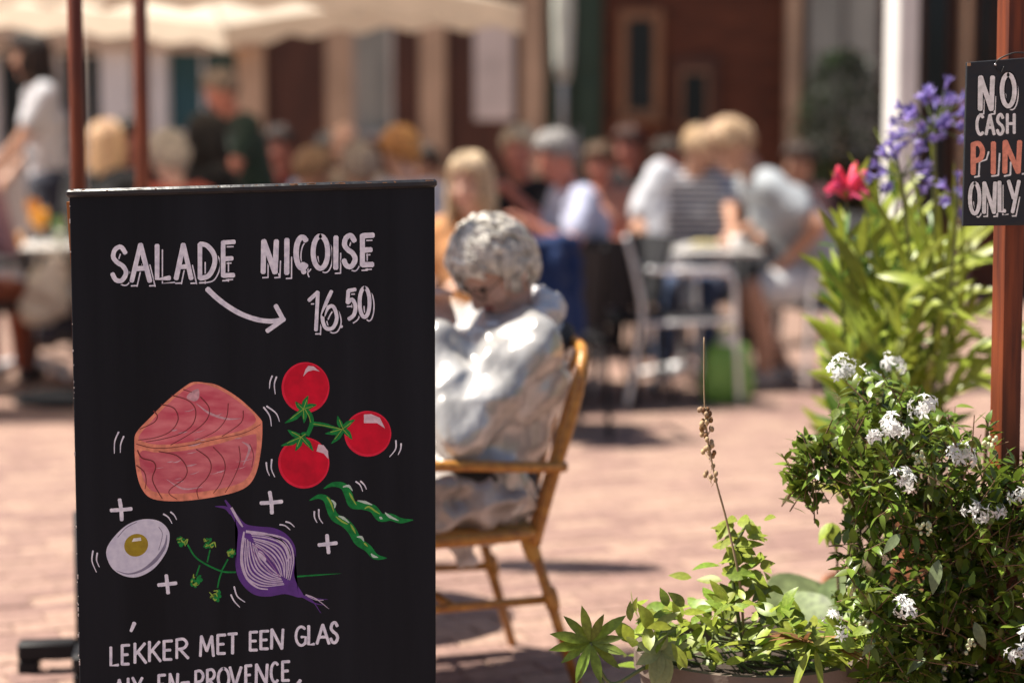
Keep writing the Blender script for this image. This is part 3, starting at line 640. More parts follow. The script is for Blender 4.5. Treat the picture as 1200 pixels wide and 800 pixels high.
def person(label, pel, f, top, bottom, hair, skin='fair', lean=6, torso=1.0, head=(0, 0), hands=(None, None), feet=(None, None), sit=True,
           sleeve='short', legs='long', shoe=(.05, .04, .04), size=1.0, voxel=.0125, jac=None, wr=.006, group=None, poles=None, apron=None, girth=1.0, hoff=None, wsc=9, infl=.016, tuck=False, quilt=0):
    """pel: pelvis centre; f: facing (x, y); head: (turn to the left, nod down) in degrees; hands / feet: world targets, left then right"""
    Z = V((0, 0, 1)); f = V((f[0], f[1], 0)).normalized(); l = Z.cross(f); pel = V(pel); s = size; g_ = girth
    la = math.radians(lean); t = Z * math.cos(la) + f * math.sin(la); tf = f * math.cos(la) - Z * math.sin(la)
    T = torso * s
    root = thing('person', label, 'person', (pel.x, pel.y, 0), group)
    off = root.location
    sm = skin_mat(skin)
    top_m = top if not isinstance(top, tuple) else cloth(*top)
    bot_m = bottom if not isinstance(bottom, tuple) else cloth(*bottom)
    tor = [('c', pel - l * .075 * s, .112 * s * g_, pel + l * .075 * s, .112 * s * g_),
           ('c', pel + t * .15 * T - l * .055 * s, .102 * s * g_, pel + t * .15 * T + l * .055 * s, .102 * s * g_),
           ('c', pel + t * .31 * T - l * .085 * s, .110 * s * g_, pel + t * .31 * T + l * .085 * s, .110 * s * g_),
           ('c', pel + t * .43 * T - l * .125 * s, .066 * s, pel + t * .43 * T + l * .125 * s, .066 * s)]
    for sg in (-1, 1):
        tor.append(('c', pel + l * sg * .06 * s, .10 * s * g_, pel + t * .31 * T + l * sg * .075 * s, .105 * s * g_))
        tor.append(('c', pel + t * .31 * T + l * sg * .075 * s, .10 * s, pel + t * .44 * T + l * sg * .12 * s, .062 * s))
    nb = pel + t * .47 * T
    hy, hn = math.radians(head[0]), math.radians(head[1])
    hf0 = (f * math.cos(hy) + l * math.sin(hy)); hu = Z * math.cos(hn) + hf0 * math.sin(hn); hf = hf0 * math.cos(hn) - Z * math.sin(hn); hl = hu.cross(hf)
    ndir = (t * .5 + hu * .5).normalized(); hc = nb + ndir * .075 * s + hu * .105 * s + hf * .022 * s + (hoff or V((0, 0, 0)))
    nk = [('c', nb - t * .03 * T, .062 * s, hc - hu * .05 * s - hf * .02 * s, .053 * s)]
    hx = (hl, hf, hu)
    hd = [('e', hc + hu * .012 * s, (.075 * s, .094 * s, .108 * s), hx), ('e', hc + hf * .026 * s - hu * .062 * s, (.054 * s, .062 * s, .058 * s), hx),
          ('e', hc + hf * .055 * s - hu * .03 * s, (.05 * s, .034 * s, .05 * s), hx),
          ('c', hc + hf * .087 * s + hu * .012 * s, .010 * s, hc + hf * .106 * s - hu * .026 * s, .0145 * s),
          ('c', hc + hf * .080 * s + hu * .032 * s - hl * .03 * s, .012 * s, hc + hf * .080 * s + hu * .032 * s + hl * .03 * s, .012 * s),
          ('c', hc + hf * .074 * s - hu * .092 * s, .018 * s, hc + hf * .072 * s - hu * .09 * s, .02 * s)]
    for sg in (-1, 1):
        hd.append(('e', hc + hl * sg * .076 * s - hu * .008 * s - hf * .005 * s, (.013 * s, .022 * s, .032 * s), hx))
        hd.append(('e', hc + hl * sg * .04 * s + hf * .06 * s - hu * .025 * s, (.026 * s, .026 * s, .028 * s), hx))
    arms, sle, fing = [], [], []
    for i, sg in enumerate((1, -1)):
        S = pel + t * .43 * T + l * sg * .175 * s
        W = hands[i]
        if W is None: W = pel + f * .30 * s + l * sg * .13 * s + Z * (.16 if sit else .12)
        W = V(W)
        pole = (poles[i] if poles and poles[i] is not None else (-Z * 1.0 + l * sg * .6 - f * .35))
        E, W = ik(S, W, .285 * s, .255 * s, pole)
        arms += [('c', S, .052 * s, E, .040 * s), ('c', E, .041 * s, W, .027 * s)]
        if sleeve == 'short': sle += [('c', S, .054 * s, S.lerp(E, .62), .050 * s)]
        elif sleeve == 'long': sle += [('c', S, .056 * s, E, .046 * s), ('c', E, .046 * s, E.lerp(W, .92), .034 * s)]
        else: sle += [('c', S - l * sg * .03 * s, .05 * s, S, .05 * s)]
        d = (W - E).normalized(); side = d.cross(Z); side = side.normalized() if side.length > .2 else f.copy(); pn = side.cross(d)
        if pn.z > 0: pn = -pn
        k0 = W + d * .085 * s
        fing.append(('c', W, .026 * s, k0, .022 * s)); fing.append(('c', W + side * .02 * s + d * .02 * s, .018 * s, k0 + side * .028 * s, .016 * s)); fing.append(('c', W - side * .02 * s + d * .02 * s, .018 * s, k0 - side * .028 * s, .016 * s))
        for q, ln in ((-1.5, .062), (-.5, .076), (.5, .080), (1.5, .070)):
            a = k0 + side * q * .0205 * s; b = a + (d * .85 + pn * .45).normalized() * ln * .55 * s; c = b + (d * .45 + pn * .85).normalized() * ln * .5 * s
            fing += [('c', a, .0105 * s, b, .0098 * s), ('c', b, .0098 * s, c, .0085 * s)]
        th = W + d * .03 * s - side * sg * -.03 * s
        fing += [('c', W + d * .02 * s, .015 * s, th + side * sg * .012 * s + d * .02 * s + pn * .01 * s, .0125 * s), ('c', th + side * sg * .012 * s + d * .02 * s + pn * .01 * s, .012 * s, th + side * sg * .016 * s + d * .055 * s + pn * .02 * s, .0095 * s)]
    lg, tr, shoes = [], [], []
    for i, sg in enumerate((1, -1)):
        hip = pel + l * sg * .09 * s - Z * .02
        A = feet[i]
        if A is None: A = (V((pel.x, pel.y, 0)) + f * (.46 if sit else .04 * sg) * s + l * sg * (.12 if sit else .10) * s + Z * .085)
        A = V(A); K, A = ik(hip, A, .43 * s, .41 * s, f * 1.0 + Z * .3)
        lg += [('c', hip, .084 * s, K, .057 * s), ('c', K, .056 * s, K.lerp(A, .4) - f * .01, .054 * s), ('c', K.lerp(A, .4) - f * .01, .054 * s, A, .036 * s), ('c', A - Z * .03, .036 * s, A + f * .13 * s - Z * .052, .028 * s)]
        if legs == 'long': tr += [('c', hip, .092 * s, K, .068 * s), ('c', K, .067 * s, A + Z * .03, .055 * s)]
        else: tr += [('c', hip, .095 * s, hip.lerp(K, .78), .08 * s)]
        sh = MB(); sh.cap(A - Z * .035 - f * .02, .045 * s, A + f * .15 * s - Z * .045, .036 * s); sh.cap(A - Z * .01, .045 * s, A - Z * .04, .045 * s)
        zz = min(v[2] for v in sh.v); sh.v = [(x, y, max(z, .004)) for x, y, z in sh.v]
        shoes.append(sh)
    body = tor + nk + hd + arms + fing + lg
    bo = obj('body', remesh(prims_to_mb(body), voxel, 1, off=off), sm, root)
    tb = [p for p in tor]
    tp = obj('top', remesh(prims_to_mb(tb + sle, infl), voxel * 1.15, 3, wr, wsc, off, random.uniform(0, 50), quilt), top_m, root)
    bt = obj('shorts' if legs != 'long' else 'trousers', remesh(prims_to_mb((tor[:2] if tuck else tor[:1]) + tr, .026 if tuck else .012), voxel * 1.15, 3, wr * .8, 9, off, random.uniform(0, 50)), bot_m, root)
    for sh in shoes: obj('shoe', remesh(sh, .012, 2, off=off), mat('shoe_%d' % int(shoe[0] * 999), shoe, .6), root)
    dk = mat('eye_dark', (.03, .02, .015), .25); lipm = mat('lips', (.42, .13, .11), .5)
    for sg in (-1, 1):
        e = MB(); e.ell(hc + hf * .081 * s + hl * sg * .031 * s + hu * .010 * s, (.014 * s, .009 * s, .0075 * s), hx, 10, 6); obj('eye', e, dk, bo)
    e = MB(); e.ell(hc + hf * .085 * s - hu * .052 * s, (.024 * s, .011 * s, .008 * s), hx, 10, 6); obj('mouth', e, lipm, bo)
    # hair
    if hair:
        style, hcol = hair[0], hair[1]; hm = mat('hair_%s_%d' % (style, int(hcol[0] * 1000 + hcol[2] * 300)), hcol, .48, island=.28, var=.3, nscale=50, bump=.3, bscale=150)
        rh = random.Random(int(abs(hc.x) * 1000) + 7); mb = MB()
        top_c = hc + hu * .018 * s
        R = (.083 * s, .104 * s, .112 * s)
        def lim(phi):     # how far down the hair reaches, 0 = front
            c = math.cos(phi)
            if style == 'curly': return math.radians(min(148, 58 + (1 - c) * 54) + 6 * math.sin(phi * 5))
            return math.radians(58 + (1 - c) * .5 * (60 if style != 'long' else 66)) if style != 'balding' else math.radians(62 + (1 - c) * 28) if style == 'balding' else 0
        def sp(th, phi, k=1.0):
            return top_c + hf * (R[1] * k * math.sin(th) * math.cos(phi)) + hl * (R[0] * k * math.sin(th) * math.sin(phi)) + hu * (R[2] * k * math.cos(th))
        # shell
        n1, n2 = 26, 10; vs = []; t0 = 0 if style != 'balding' else .75
        for a in range(n2 + 1):
            for b in range(n1):
                ph = 2 * math.pi * b / n1; th = lim(ph) * (t0 + (1 - t0) * a / n2); ph_ = ph
                if style == 'balding' and math.cos(ph) > .35: th = max(th, lim(ph) * .98)
                vs.append(sp(max(th, .02), ph, 1.0 + .02 + .03 * rh.random()))
        fs = [(a * n1 + b, a * n1 + n1 + b, a * n1 + n1 + (b + 1) % n1, a * n1 + (b + 1) % n1) for a in range(n2) for b in range(n1)]
        mb.add(vs, fs)
        ns = {'short': 260, 'curly': 620, 'long': 420, 'bun': 260, 'balding': 90}[style] * (5 if voxel < .01 else 1)
        for k in range(ns):
            ph = rh.uniform(-math.pi, math.pi); tl = lim(ph); pts = []
            if style == 'balding' and math.cos(ph) > .3: continue
            if style == 'curly' and voxel < .01:
                lk = random.Random(k % 150); ph = lk.uniform(-math.pi, math.pi) + rh.gauss(0, .07); tl = lim(ph); tl2 = tl * lk.uniform(.80, 1.12) * rh.uniform(.95, 1.05); th0 = tl2 * lk.uniform(.0, .8) + rh.uniform(-.05, .05); th0 = max(th0, .01); end = min(tl2, th0 + lk.uniform(.6, 1.1)); dphi = lk.uniform(-.55, .55) + .2; w0 = lk.uniform(0, 6.28) + rh.uniform(-.3, .3); kk = 1.03 + lk.uniform(0, .13) + rh.uniform(-.03, .03); wv = lk.uniform(.05, .16)
                for q in range(8):
                    e_ = q / 7; th = th0 + (end - th0) * e_; pts.append(sp(th, ph + dphi * e_ + wv * math.sin(w0 + e_ * 9), (kk + .035 * math.sin(w0 * 2 + e_ * 8)) * (1.0 - .10 * max(0, th - tl * .8))))
                mb.tube(pts, [.0015 * s, .0030 * s, .0036 * s, .0036 * s, .0036 * s, .0034 * s, .0026 * s, .0006 * s], 4, False)
            elif style == 'curly' and k % 3:
                tl2 = tl * rh.uniform(.86, 1.10); th0 = tl2 * rh.uniform(.02, .8); end = min(tl2, th0 + rh.uniform(.45, .8)); dphi = rh.uniform(-.5, .5); w0 = rh.uniform(0, 6.28); kk = 1.05 + rh.uniform(0, .11)
                for q in range(8):
                    e_ = q / 7; th = th0 + (end - th0) * e_; pts.append(sp(th, ph + dphi * e_ + .09 * math.sin(w0 + e_ * 8), kk * (1 - .06 * max(0, th / tl - .75) * 4 * .5) + .03 * math.sin(w0 * 2 + e_ * 7)))
                mb.tube(pts, [.002 * s, .0042 * s, .005 * s, .005 * s, .005 * s, .0046 * s, .0038 * s, .0012 * s], 5)
            elif style == 'curly':
                th = math.acos(1 - rh.random() * (1 - math.cos(tl))); c = sp(th, ph, 1.08 + rh.uniform(0, .10)); nn = (c - top_c).normalized(); a1 = nn.orthogonal().normalized(); a1 = (M.Rotation(rh.uniform(0, 6.28), 3, nn) @ a1); b1 = nn.cross(a1); r = rh.uniform(.008, .016) * s
                a0 = rh.uniform(0, 6.28); sweep = rh.uniform(2.4, 5.2)
                for q in range(7): g = a0 + sweep * q / 6; pts.append(c + a1 * r * math.cos(g) + b1 * r * math.sin(g) + nn * (r * .7 * math.sin(g * .7) + q * .0008))
                mb.tube(pts, [.0022 * s, .0036 * s, .004 * s, .004 * s, .004 * s, .0034 * s, .0016 * s], 5)
            else:
                th0 = tl * rh.uniform(.05, .9) if style != 'balding' else tl * rh.uniform(.72, .95); k_ = 1.03 + rh.random() ** 1.5 * .15 + .06 * mnoise.noise(sp(th0, ph) * 20); dphi = rh.uniform(-.45, .45)
                end = tl * rh.uniform(.84, 1.16)
                for q in range(5): pts.append(sp(th0 + (end - th0) * q / 4, ph + dphi * q / 4, k_ + .02 * math.sin(q)))
                if style == 'long' and math.cos(ph) < .25:
                    p = pts[-1]; dn = -Z; ln = rh.uniform(.12, .26) * s; outw = (p - top_c); outw.z = 0
                    for q in range(1, 5): pts.append(p + dn * ln * q / 4 + outw * .12 * math.sin(q * .8) + V((rh.uniform(-.006, .006), rh.uniform(-.006, .006), 0)))
                mb.tube(pts, [.004 * s] + [.0062 * s] * (len(pts) - 2) + [.002 * s], 5)
        if style == 'bun': mb.ell(hc - hf * .10 * s + hu * .06 * s, (.045 * s, .045 * s, .045 * s), hx)
        if style == 'long':
            c = hc - hf * .045 * s - hu * .08 * s; mb.cap(c, .065 * s, c - Z * .14 * s - hf * .01, .05 * s)
        obj('hair', mb, hm, root)
    if apron: 
        pass
    return root, dict(pel=pel, t=t, f=f, l=l, hc=hc, hf=hf, hl=hl, hu=hu, off=off, T=T, s=s)

# ---------------------------------------------------------------- furniture prototypes
alu = mat('brushed_aluminium', (.82, .82, .83), .38, .55, nscale=30, var=.08)
alu2 = mat('grey_metal', (.40, .40, .42), .4, .85, nscale=30)
blackm = mat('black_metal', (.014, .014, .016), .55, nscale=20, spec=.25)
weave = mat('black_weave', (.018, .018, .022), .55, nscale=20, bump=.8, bscale=160)
def make_chair(name, label, group, alu):
    r = thing(name, label, 'chair', (0, 0, 0), group)      # faces +Y
    w, d = .265, .24
    m = MB(); m.box((0, .01, .445), (.47, .46, .022), None, .01); obj('seat', m, weave, r, sharp=40)
    m = MB(); vs = []; n = 9
    for k in range(n):
        u = -1 + 2 * k / (n - 1); y = -.235 - .05 * (1 - u * u) 
        for z, yo, th in ((.50, 0, .008), (.50, 0, -.008), (.84, -.09, -.008), (.84, -.09, .008)):
            vs.append((u * .235, y + yo + th, z))
    fs = [(k * 4 + a, k * 4 + 4 + a, k * 4 + 4 + (a + 1) % 4, k * 4 + (a + 1) % 4) for k in range(n - 1) for a in range(4)] + [(0, 1, 2, 3), ((n - 1) * 4 + 3, (n - 1) * 4 + 2, (n - 1) * 4 + 1, (n - 1) * 4)]
    m.add(vs, fs); obj('backrest', m, weave, r, sharp=40)
    for sg in (-1, 1):
        m = MB(); m.tube(smooth_path([(sg * w, .27, .0), (sg * w, .245, .40), (sg * w, .23, .62), (sg * w, .17, .668), (sg * w, -.05, .675), (sg * w * .97, -.22, .69)], 5), .0135, 8); obj('front_leg', m, alu, r)
        m = MB(); m.tube(smooth_path([(sg * w, -.33, .0), (sg * w * .97, -.25, .42), (sg * w * .95, -.27, .62), (sg * w * .92, -.33, .86)], 5), .0135, 8); obj('rear_leg', m, alu, r)
        m = MB(); m.box((sg * w, .06, .688), (.045, .26, .018), None, .008); obj('armrest', m, alu, r, sharp=40)
    m = MB(); m.tube([(-w, .23, .425), (w, .23, .425)], .011, 8); m.tube([(-w, -.235, .425), (w, -.235, .425)], .011, 8); m.tube([(-w, .23, .425), (-w, -.235, .425)], .011, 8); m.tube([(w, .23, .425), (w, -.235, .425)], .011, 8); obj('seat_frame', m, alu, r)
    return r
def make_table(name, label, shape, topm, group=None):
    r = thing(name, label, 'table', (0, 0, 0), group)
    m = MB()
    if shape == 'round': m.lathe([(.02, .722), (.36, .722), (.372, .728), (.372, .742), (.365, .748), (.02, .748)], n=40)
    else: m.box((0, 0, .735), (.70, .70, .026), None, .008)
    obj('table_top', m, topm, r, sharp=40)
    m = MB(); m.tube([(0, 0, .07), (0, 0, .72)], .03, 14); obj('column', m, alu2, r)
    for k in range(4):
        a = math.pi / 4 + k * math.pi / 2; c, s = math.cos(a), math.sin(a)
        m = MB(); m.tube(smooth_path([(c * .02, s * .02, .10), (c * .15, s * .15, .075), (c * .31, s * .31, .035)], 4), [.026] * 4 + [.022] * 4 + [.016], 8); m.cap((c * .31, s * .31, .03), .018, (c * .31, s * .31, .016), .016)
        obj('foot', m, alu, r)
    m = MB(); m.box((0, 0, .714), (.3, .3, .012)); obj('top_bracket', m, blackm, r, smooth=False)
    return r
CH = {k: make_chair('cafe_armchair', '', ('aluminium' if k else 'black metal') + ' cafe armchairs on the terrace', alu if k else blackm) for k in (0, 1)}; CH_used = [False, False]
def chair(p, f, label, k=0):
    o = CH[k] if not CH_used[k] else copy_tree(CH[k]); CH_used[k] = True
    o.location = (p[0], p[1], .002); o.rotation_euler = (0, 0, math.atan2(-f[0], f[1])); o['label'] = label; return o

def seated(label, hpx, hpy, d, f, clabel, seat=.45, back=.12, lean=8, mkchair=True, **k):
    """a seated guest whose head is seen near hpx, hpy at distance d"""
    hp = P(hpx, hpy, d); fv = V((f[0], f[1], 0)).normalized()
    s = k.get('size', 1.0); pz = seat + .105 * s
    la = math.radians(lean); 
    # head centre = pel + t*.47*T + ~.18
    T = (hp.z - pz - .18 * s) / (.47 * math.cos(la)); k['torso'] = max(.85, min(1.35, T / s))
    pel = V((hp.x, hp.y, 0)) - fv * (math.sin(la) * .47 * k['torso'] * s + .04); pel.z = pz
    if mkchair: chair(pel + fv * .02, fv, clabel)
    return person(label, pel, f, lean=lean, **k)
# ---------------------------------------------------------------- rattan chair and the woman in it
cane = mat('honey_cane', (.60, .29, .055), .32, col2=(.34, .13, .025), nscale=45, coat=.4, bump=.3, bscale=90)
CF = V((-.93, -.36, 0)).normalized(); CL = V((-CF.y, CF.x, 0)); Z = V((0, 0, 1))
CR = V((-.028, 4.85, 0))                   # middle of the chair's rear edge on the ground
def cw(fwd, left, z): return CR + CF * fwd + CL * left + Z * z
rch = thing('rattan_armchair', 'honey coloured cane armchair with a grey haired woman sitting in it', 'chair', CR)
SZ = .39
m = MB(); m.tube(smooth_path([cw(.0, .20, SZ), cw(-.015, .0, SZ), cw(.0, -.20, SZ), cw(.06, -.245, SZ), (cw(.40, -.25, SZ)), cw(.46, -.2, SZ), cw(.47, .0, SZ), cw(.46, .2, SZ), cw(.40, .25, SZ), cw(.06, .245, SZ), cw(.0, .20, SZ)], 5), .0155, 10); obj('seat_frame', m, cane, rch)
m = MB()
for k in range(15):
    q = -.21 + .42 * k / 14; m.tube([cw(.0, q, SZ + .012), cw(.47, q, SZ + .012)], .0085, 6)
obj('seat', m, mat('woven_cane', (.50, .26, .07), .5, nscale=40), rch)
# back loop: up one side, over and down the other
lp = [cw(-.005, .215, SZ - .03), cw(-.04, .235, SZ + .12), cw(-.085, .245, SZ + .27), cw(-.115, .235, SZ + .385), cw(-.14, .17, SZ + .43), cw(-.155, .0, SZ + .44), cw(-.14, -.17, SZ + .43), cw(-.115, -.235, SZ + .385), cw(-.085, -.245, SZ + .27), cw(-.04, -.235, SZ + .12), cw(-.005, -.215, SZ - .03)]
m = MB(); m.tube(smooth_path(lp, 6), .0145, 10); obj('back_frame', m, cane, rch)
for k in range(9):
    q = -.18 + .36 * k / 8
    m = MB(); m.tube(smooth_path([cw(-.008, q, SZ), cw(-.055, q * 1.03, SZ + .15), cw(-.10, q * 1.03, SZ + .30), cw(-.150, q, SZ + .435 - abs(q) * .06)], 4), .007, 6); obj('back_spindle', m, cane, rch)
for sg in (1, -1):
    m = MB(); m.tube(smooth_path([cw(-.07, sg * .245, SZ + .155), cw(.06, sg * .262, SZ + .165), cw(.22, sg * .272, SZ + .178), cw(.38, sg * .268, SZ + .18), cw(.44, sg * .262, SZ + .165), cw(.455, sg * .255, SZ + .12), cw(.445, sg * .25, SZ - .02)], 5), .0132, 10); obj('armrest', m, cane, rch)
    m = MB(); m.tube([cw(.0, sg * .19, SZ - .01), cw(-.055, sg * .205, .2), cw(-.115, sg * .215, .004)], [.0138, .0128, .0118], 10); obj('rear_leg', m, cane, rch)
    m = MB(); m.tube([cw(.43, sg * .235, SZ - .01), cw(.45, sg * .245, .2), cw(.48, sg * .25, .004)], [.0138, .0128, .0118], 10); obj('front_leg', m, cane, rch)
    m = MB(); m.tube([cw(-.05, sg * .202, .22), cw(.452, sg * .242, .23)], .0105, 8); obj('stretcher', m, cane, rch)
    m = MB(); m.cap(cw(.0, sg * .19, SZ - .03), .021, cw(-.01, sg * .192, SZ - .06), .02); m2 = MB(); m2.cap(cw(-.048, sg * .202, .235), .019, cw(-.056, sg * .204, .205), .018); obj('cane_wrapping', m2, cane, rch); obj('cane_wrapping', m, mat('wrap_cane', (.70, .40, .10), .35, nscale=200, bump=.6, bscale=300), rch)
m = MB(); m.tube([cw(.2, -.215, .224), cw(.2, .215, .224)], .0105, 8); obj('cross_stretcher', m, cane, rch)

pel = cw(.085, 0, SZ + .105)
lh = P(531, 402, 4.62); rh_ = P(534, 372, 4.74)
jack = mat('silver_jacket', (.62, .605, .59), .24, .3, col2=(.40, .385, .37), nscale=8, stretch=(1.3, 1.3, .55),  bump=.5, bscale=22, sheen=.2, coat=.15)
wom, wi = person('grey haired woman in a shiny pale jacket holding a napkin to her face', pel, CF, jack, ('charcoal_trousers', (.05, .05, .06)), ('curly', (.76, .71, .63)), skin='fair', lean=-16, torso=.81, head=(14, 42),
   hands=(cw(.185, .085, .845), cw(.20, -.03, .87)), sleeve='long', voxel=.0085, wr=.017, wsc=7, infl=.026, hoff=-CF * .062 + Z * .02, shoe=(.12, .1, .09), girth=1.24, poles=(CL * .7 - Z * 1.0 - CF * .25, -CL * .8 - Z), size=.97)
hc = wi['hc']; off = wi['off']
for nd in jack.node_tree.nodes:
    if nd.type == 'VALTORGB': nd.color_ramp.elements[0].position = .36; nd.color_ramp.elements[1].position = .6
# hood / scarf bundled round the neck
scarf = mat('white_scarf', (.74, .73, .75), .75, var=.1, nscale=8, bump=.5, bscale=18)
m = MB(); nb = wi['pel'] + wi['t'] * .47 * wi['T']; rs = random.Random(2)
for k in range(14):
    a = 2 * math.pi * k / 14; a2 = 2 * math.pi * (k + 1) / 14
    def rp2(a): return nb + CF * (.095 * math.cos(a) - .005) + CL * .105 * math.sin(a) + Z * (.012 - .045 * math.cos(a))
    m.cap(rp2(a), .042, rp2(a2), .042)
m.cap(nb - CF * .075 + CL * .02 - Z * .01, .06, nb - CF * .105 + CL * .05 - Z * .05, .055); m.cap(nb - CF * .08 + CL * .09 - Z * .03, .045, nb - CF * .12 - CL * .05 - Z * .05, .05)
m.cap(nb + CF * .10 + CL * .05 - Z * .05, .035, nb + CF * .16 + CL * .07 - Z * .24, .032); m.cap(nb + CF * .16 + CL * .07 - Z * .24, .034, nb + CF * .17 + CL * .10 - Z * .42, .038); m.cap(nb + CF * .17 + CL * .10 - Z * .42, .038, nb + CF * .16 + CL * .14 - Z * .52, .03)
obj('scarf', remesh(m, .008, 3, .014, 16, off, 3.0), scarf, wom)
m = MB(); m.tube([nb + CF * (.125 * math.cos(a) - .02) + CL * .15 * math.sin(a) + Z * (-.055 - .05 * math.cos(a)) for a in [2 * math.pi * k / 24 for k in range(25)]], .022, 10); obj('collar_band', m, cloth('charcoal_band', (.03, .03, .03)), wom)  # charcoal tube round the neck below the scarf
m = MB(); m.tube(smooth_path([cw(.10, .235, SZ + .13), cw(.20, .225, SZ + .15), cw(.30, .21, SZ + .14)], 5), [.012] + [.022] * 9 + [.012], 8); obj('lap_band', m, cloth('charcoal_band', (.03, .03, .03)), wom)  # charcoal tube along the near side of the lap
# napkin held in both hands
nap = thing('paper_napkin', 'white crumpled napkin held in both hands of the grey haired woman', 'napkin', cw(.26, 0, .84))
m = MB(); c = cw(.245, .04, .865)
m.ell(c, (.045, .07, .035), (CF, CL, Z)); m.ell(c + CL * .05 - Z * .05, (.03, .03, .055), (CF, CL, Z)); m.ell(c - CL * .02 - Z * .045 + CF * .02, (.03, .04, .05), (CF, CL, Z))
obj('cloth', remesh(m, .006, 2, .016, 22, nap.location, 1.0), mat('napkin_white', (.82, .81, .80), .85, nscale=9, bump=.3, bscale=40), nap)
# pale jacket draped in the lap
lap = thing('draped_jacket', 'shiny pale jacket bundled in the lap of the grey haired woman', 'jacket', cw(.2, .2, SZ))
m = MB(); m.ell(cw(.26, .14, SZ + .125), (.20, .13, .05), (CF, CL, Z)); m.ell(cw(.30, .22, SZ + .08), (.17, .045, .075), (CF, CL, Z)); m.ell(cw(.13, .21, SZ + .085), (.11, .05, .07), (CF, CL, Z)); m.ell(cw(.38, .17, SZ + .10), (.09, .08, .05), (CF, CL, Z))
obj('cloth', remesh(m, .008, 2, .022, 12, lap.location, 7.0), mat('jacket_pale', (.54, .50, .48), .30, .2, col2=(.26, .235, .22), nscale=10, bump=.4, bscale=26), lap)
# glasses
m = MB()
for sg in (-1, 1):
    cc = hc + wi['hf'] * .094 + wi['hl'] * sg * .032 + wi['hu'] * .008; m.tube([cc + wi['hl'] * .024 * math.cos(a) + wi['hu'] * .018 * math.sin(a) for a in [k * math.pi / 8 for k in range(17)]], .0016, 6)
    m.tube([cc + wi['hl'] * sg * .024, hc + wi['hl'] * sg * .082 + wi['hf'] * .0 + wi['hu'] * .01], .0015, 6)
m.tube([hc + wi['hf'] * .1 - wi['hl'] * .01 + wi['hu'] * .01, hc + wi['hf'] * .1 + wi['hl'] * .01 + wi['hu'] * .01], .0015, 6)
gl = thing('spectacles', 'thin dark spectacles worn by the grey haired woman', 'spectacles', hc); obj('frame', m, blackm, gl)

# ---------------------------------------------------------------- parasols
polem = wood('mahogany_pole', (.19, .040, .012), (.08, .015, .005), (40, 40, 5), .5, 0)
canvas = mat('cream_canvas', (.76, .66, .54), .85, var=.06, nscale=4, bump=.3, bscale=120, transl=.55)
def folded_parasol(name, label, x, y, r, z0, rot, base='cross'):
    t = thing(name, label, 'parasol', (x, y, 0), 'closed parasols with wooden poles')
    m = MB(); m.tube([(x, y, .02), (x, y, 2.75)], r, 16); obj('pole', m, polem, t)
    m = MB(); m.ell((x, y, 2.78), (.03, .03, .05)); obj('finial', m, polem, t)
    m = MB(); n = 16; prof = [(.055, z0), (.085, z0 + .12), (.09, z0 + .4), (.06, z0 + .8), (.03, 2.74)]; vs = []
    for rr_, z in prof:
        for k in range(n * 2):
            a = math.pi * k / n; q = rr_ * (1.12 if k % 4 < 2 else .78); vs.append((x + q * math.cos(a), y + q * math.sin(a), z))
    m.add(vs, [(i * 2 * n + k, i * 2 * n + (k + 1) % (2 * n), (i + 1) * 2 * n + (k + 1) % (2 * n), (i + 1) * 2 * n + k) for i in range(4) for k in range(2 * n)] + [tuple(reversed(range(2 * n)))])
    obj('folded_canopy', m, canvas, t)
    for k in range(4):
        a = rot + k * math.pi / 2; c, s = math.cos(a), math.sin(a); m = MB(); Rr = M.Rotation(a, 3, 'Z')
        m.box((x + c * .10, y + s * .10, .058), (.14, .055, .045), Rr, .006); m.box((x + c * .145, y + s * .145, .018), (.05, .05, .034), Rr, .004); obj('base_arm', m, blackm, t, sharp=40)
    m = MB(); m.tube([(x, y, .005), (x, y, .40)], r + .012, 16); obj('pole_sleeve', m, blackm, t)
p1 = P(96, 400, 4.85); folded_parasol('folded_parasol', 'closed parasol on a red brown pole, nearer one just left behind the menu board', p1.x, 4.85, .0185, 1.80, math.radians(8))
p2 = P(171, 400, 6.2); folded_parasol('folded_parasol', 'closed parasol on a red brown pole, farther and second from the left edge', p2.x, 6.2, .0225, 1.98, math.radians(52))
# big open square parasol on a round steel base
ux, uy = -1.75, 10.45
par = thing('open_parasol', 'large open cream square parasol on a round black base plate at the left', 'parasol', (ux, uy, 0))
bx = P(100, 470, 10.1).x
m = MB(); m.lathe([(.02, .0), (.35, .0), (.36, .008), (.36, .026), (.35, .036), (.05, .045), (.045, .06), (.02, .06)], (bx, 10.1, 0), 48); obj('base_plate', m, mat('black_cast_iron', (.02, .02, .022), .8, nscale=30, bump=.2, spec=0), par, sharp=40)
m = MB(); m.tube([(bx, 10.1, .03), (bx, 10.1, .3)], .032, 14); obj('base_tube', m, alu2, par)
m = MB(); m.tube([(bx, 10.1, .1), (bx, 10.1, 2.80)], .024, 12); obj('pole', m, alu, par)
m = MB(); m.tube(smooth_path([(bx, 10.1, 2.4), (bx + .2, 10.2, 2.72), (ux, uy, 2.74), (ux, uy, 2.6)], 6), .02, 10); obj('cantilever_arm', m, alu, par)
hd_, zr = 1.80, 2.02; cs = [(ux + hd_, uy, zr), (ux, uy + hd_, zr), (ux - hd_, uy, zr), (ux, uy - hd_, zr)]; apx = V((ux, uy, 2.62))
m = MB(); n = 8
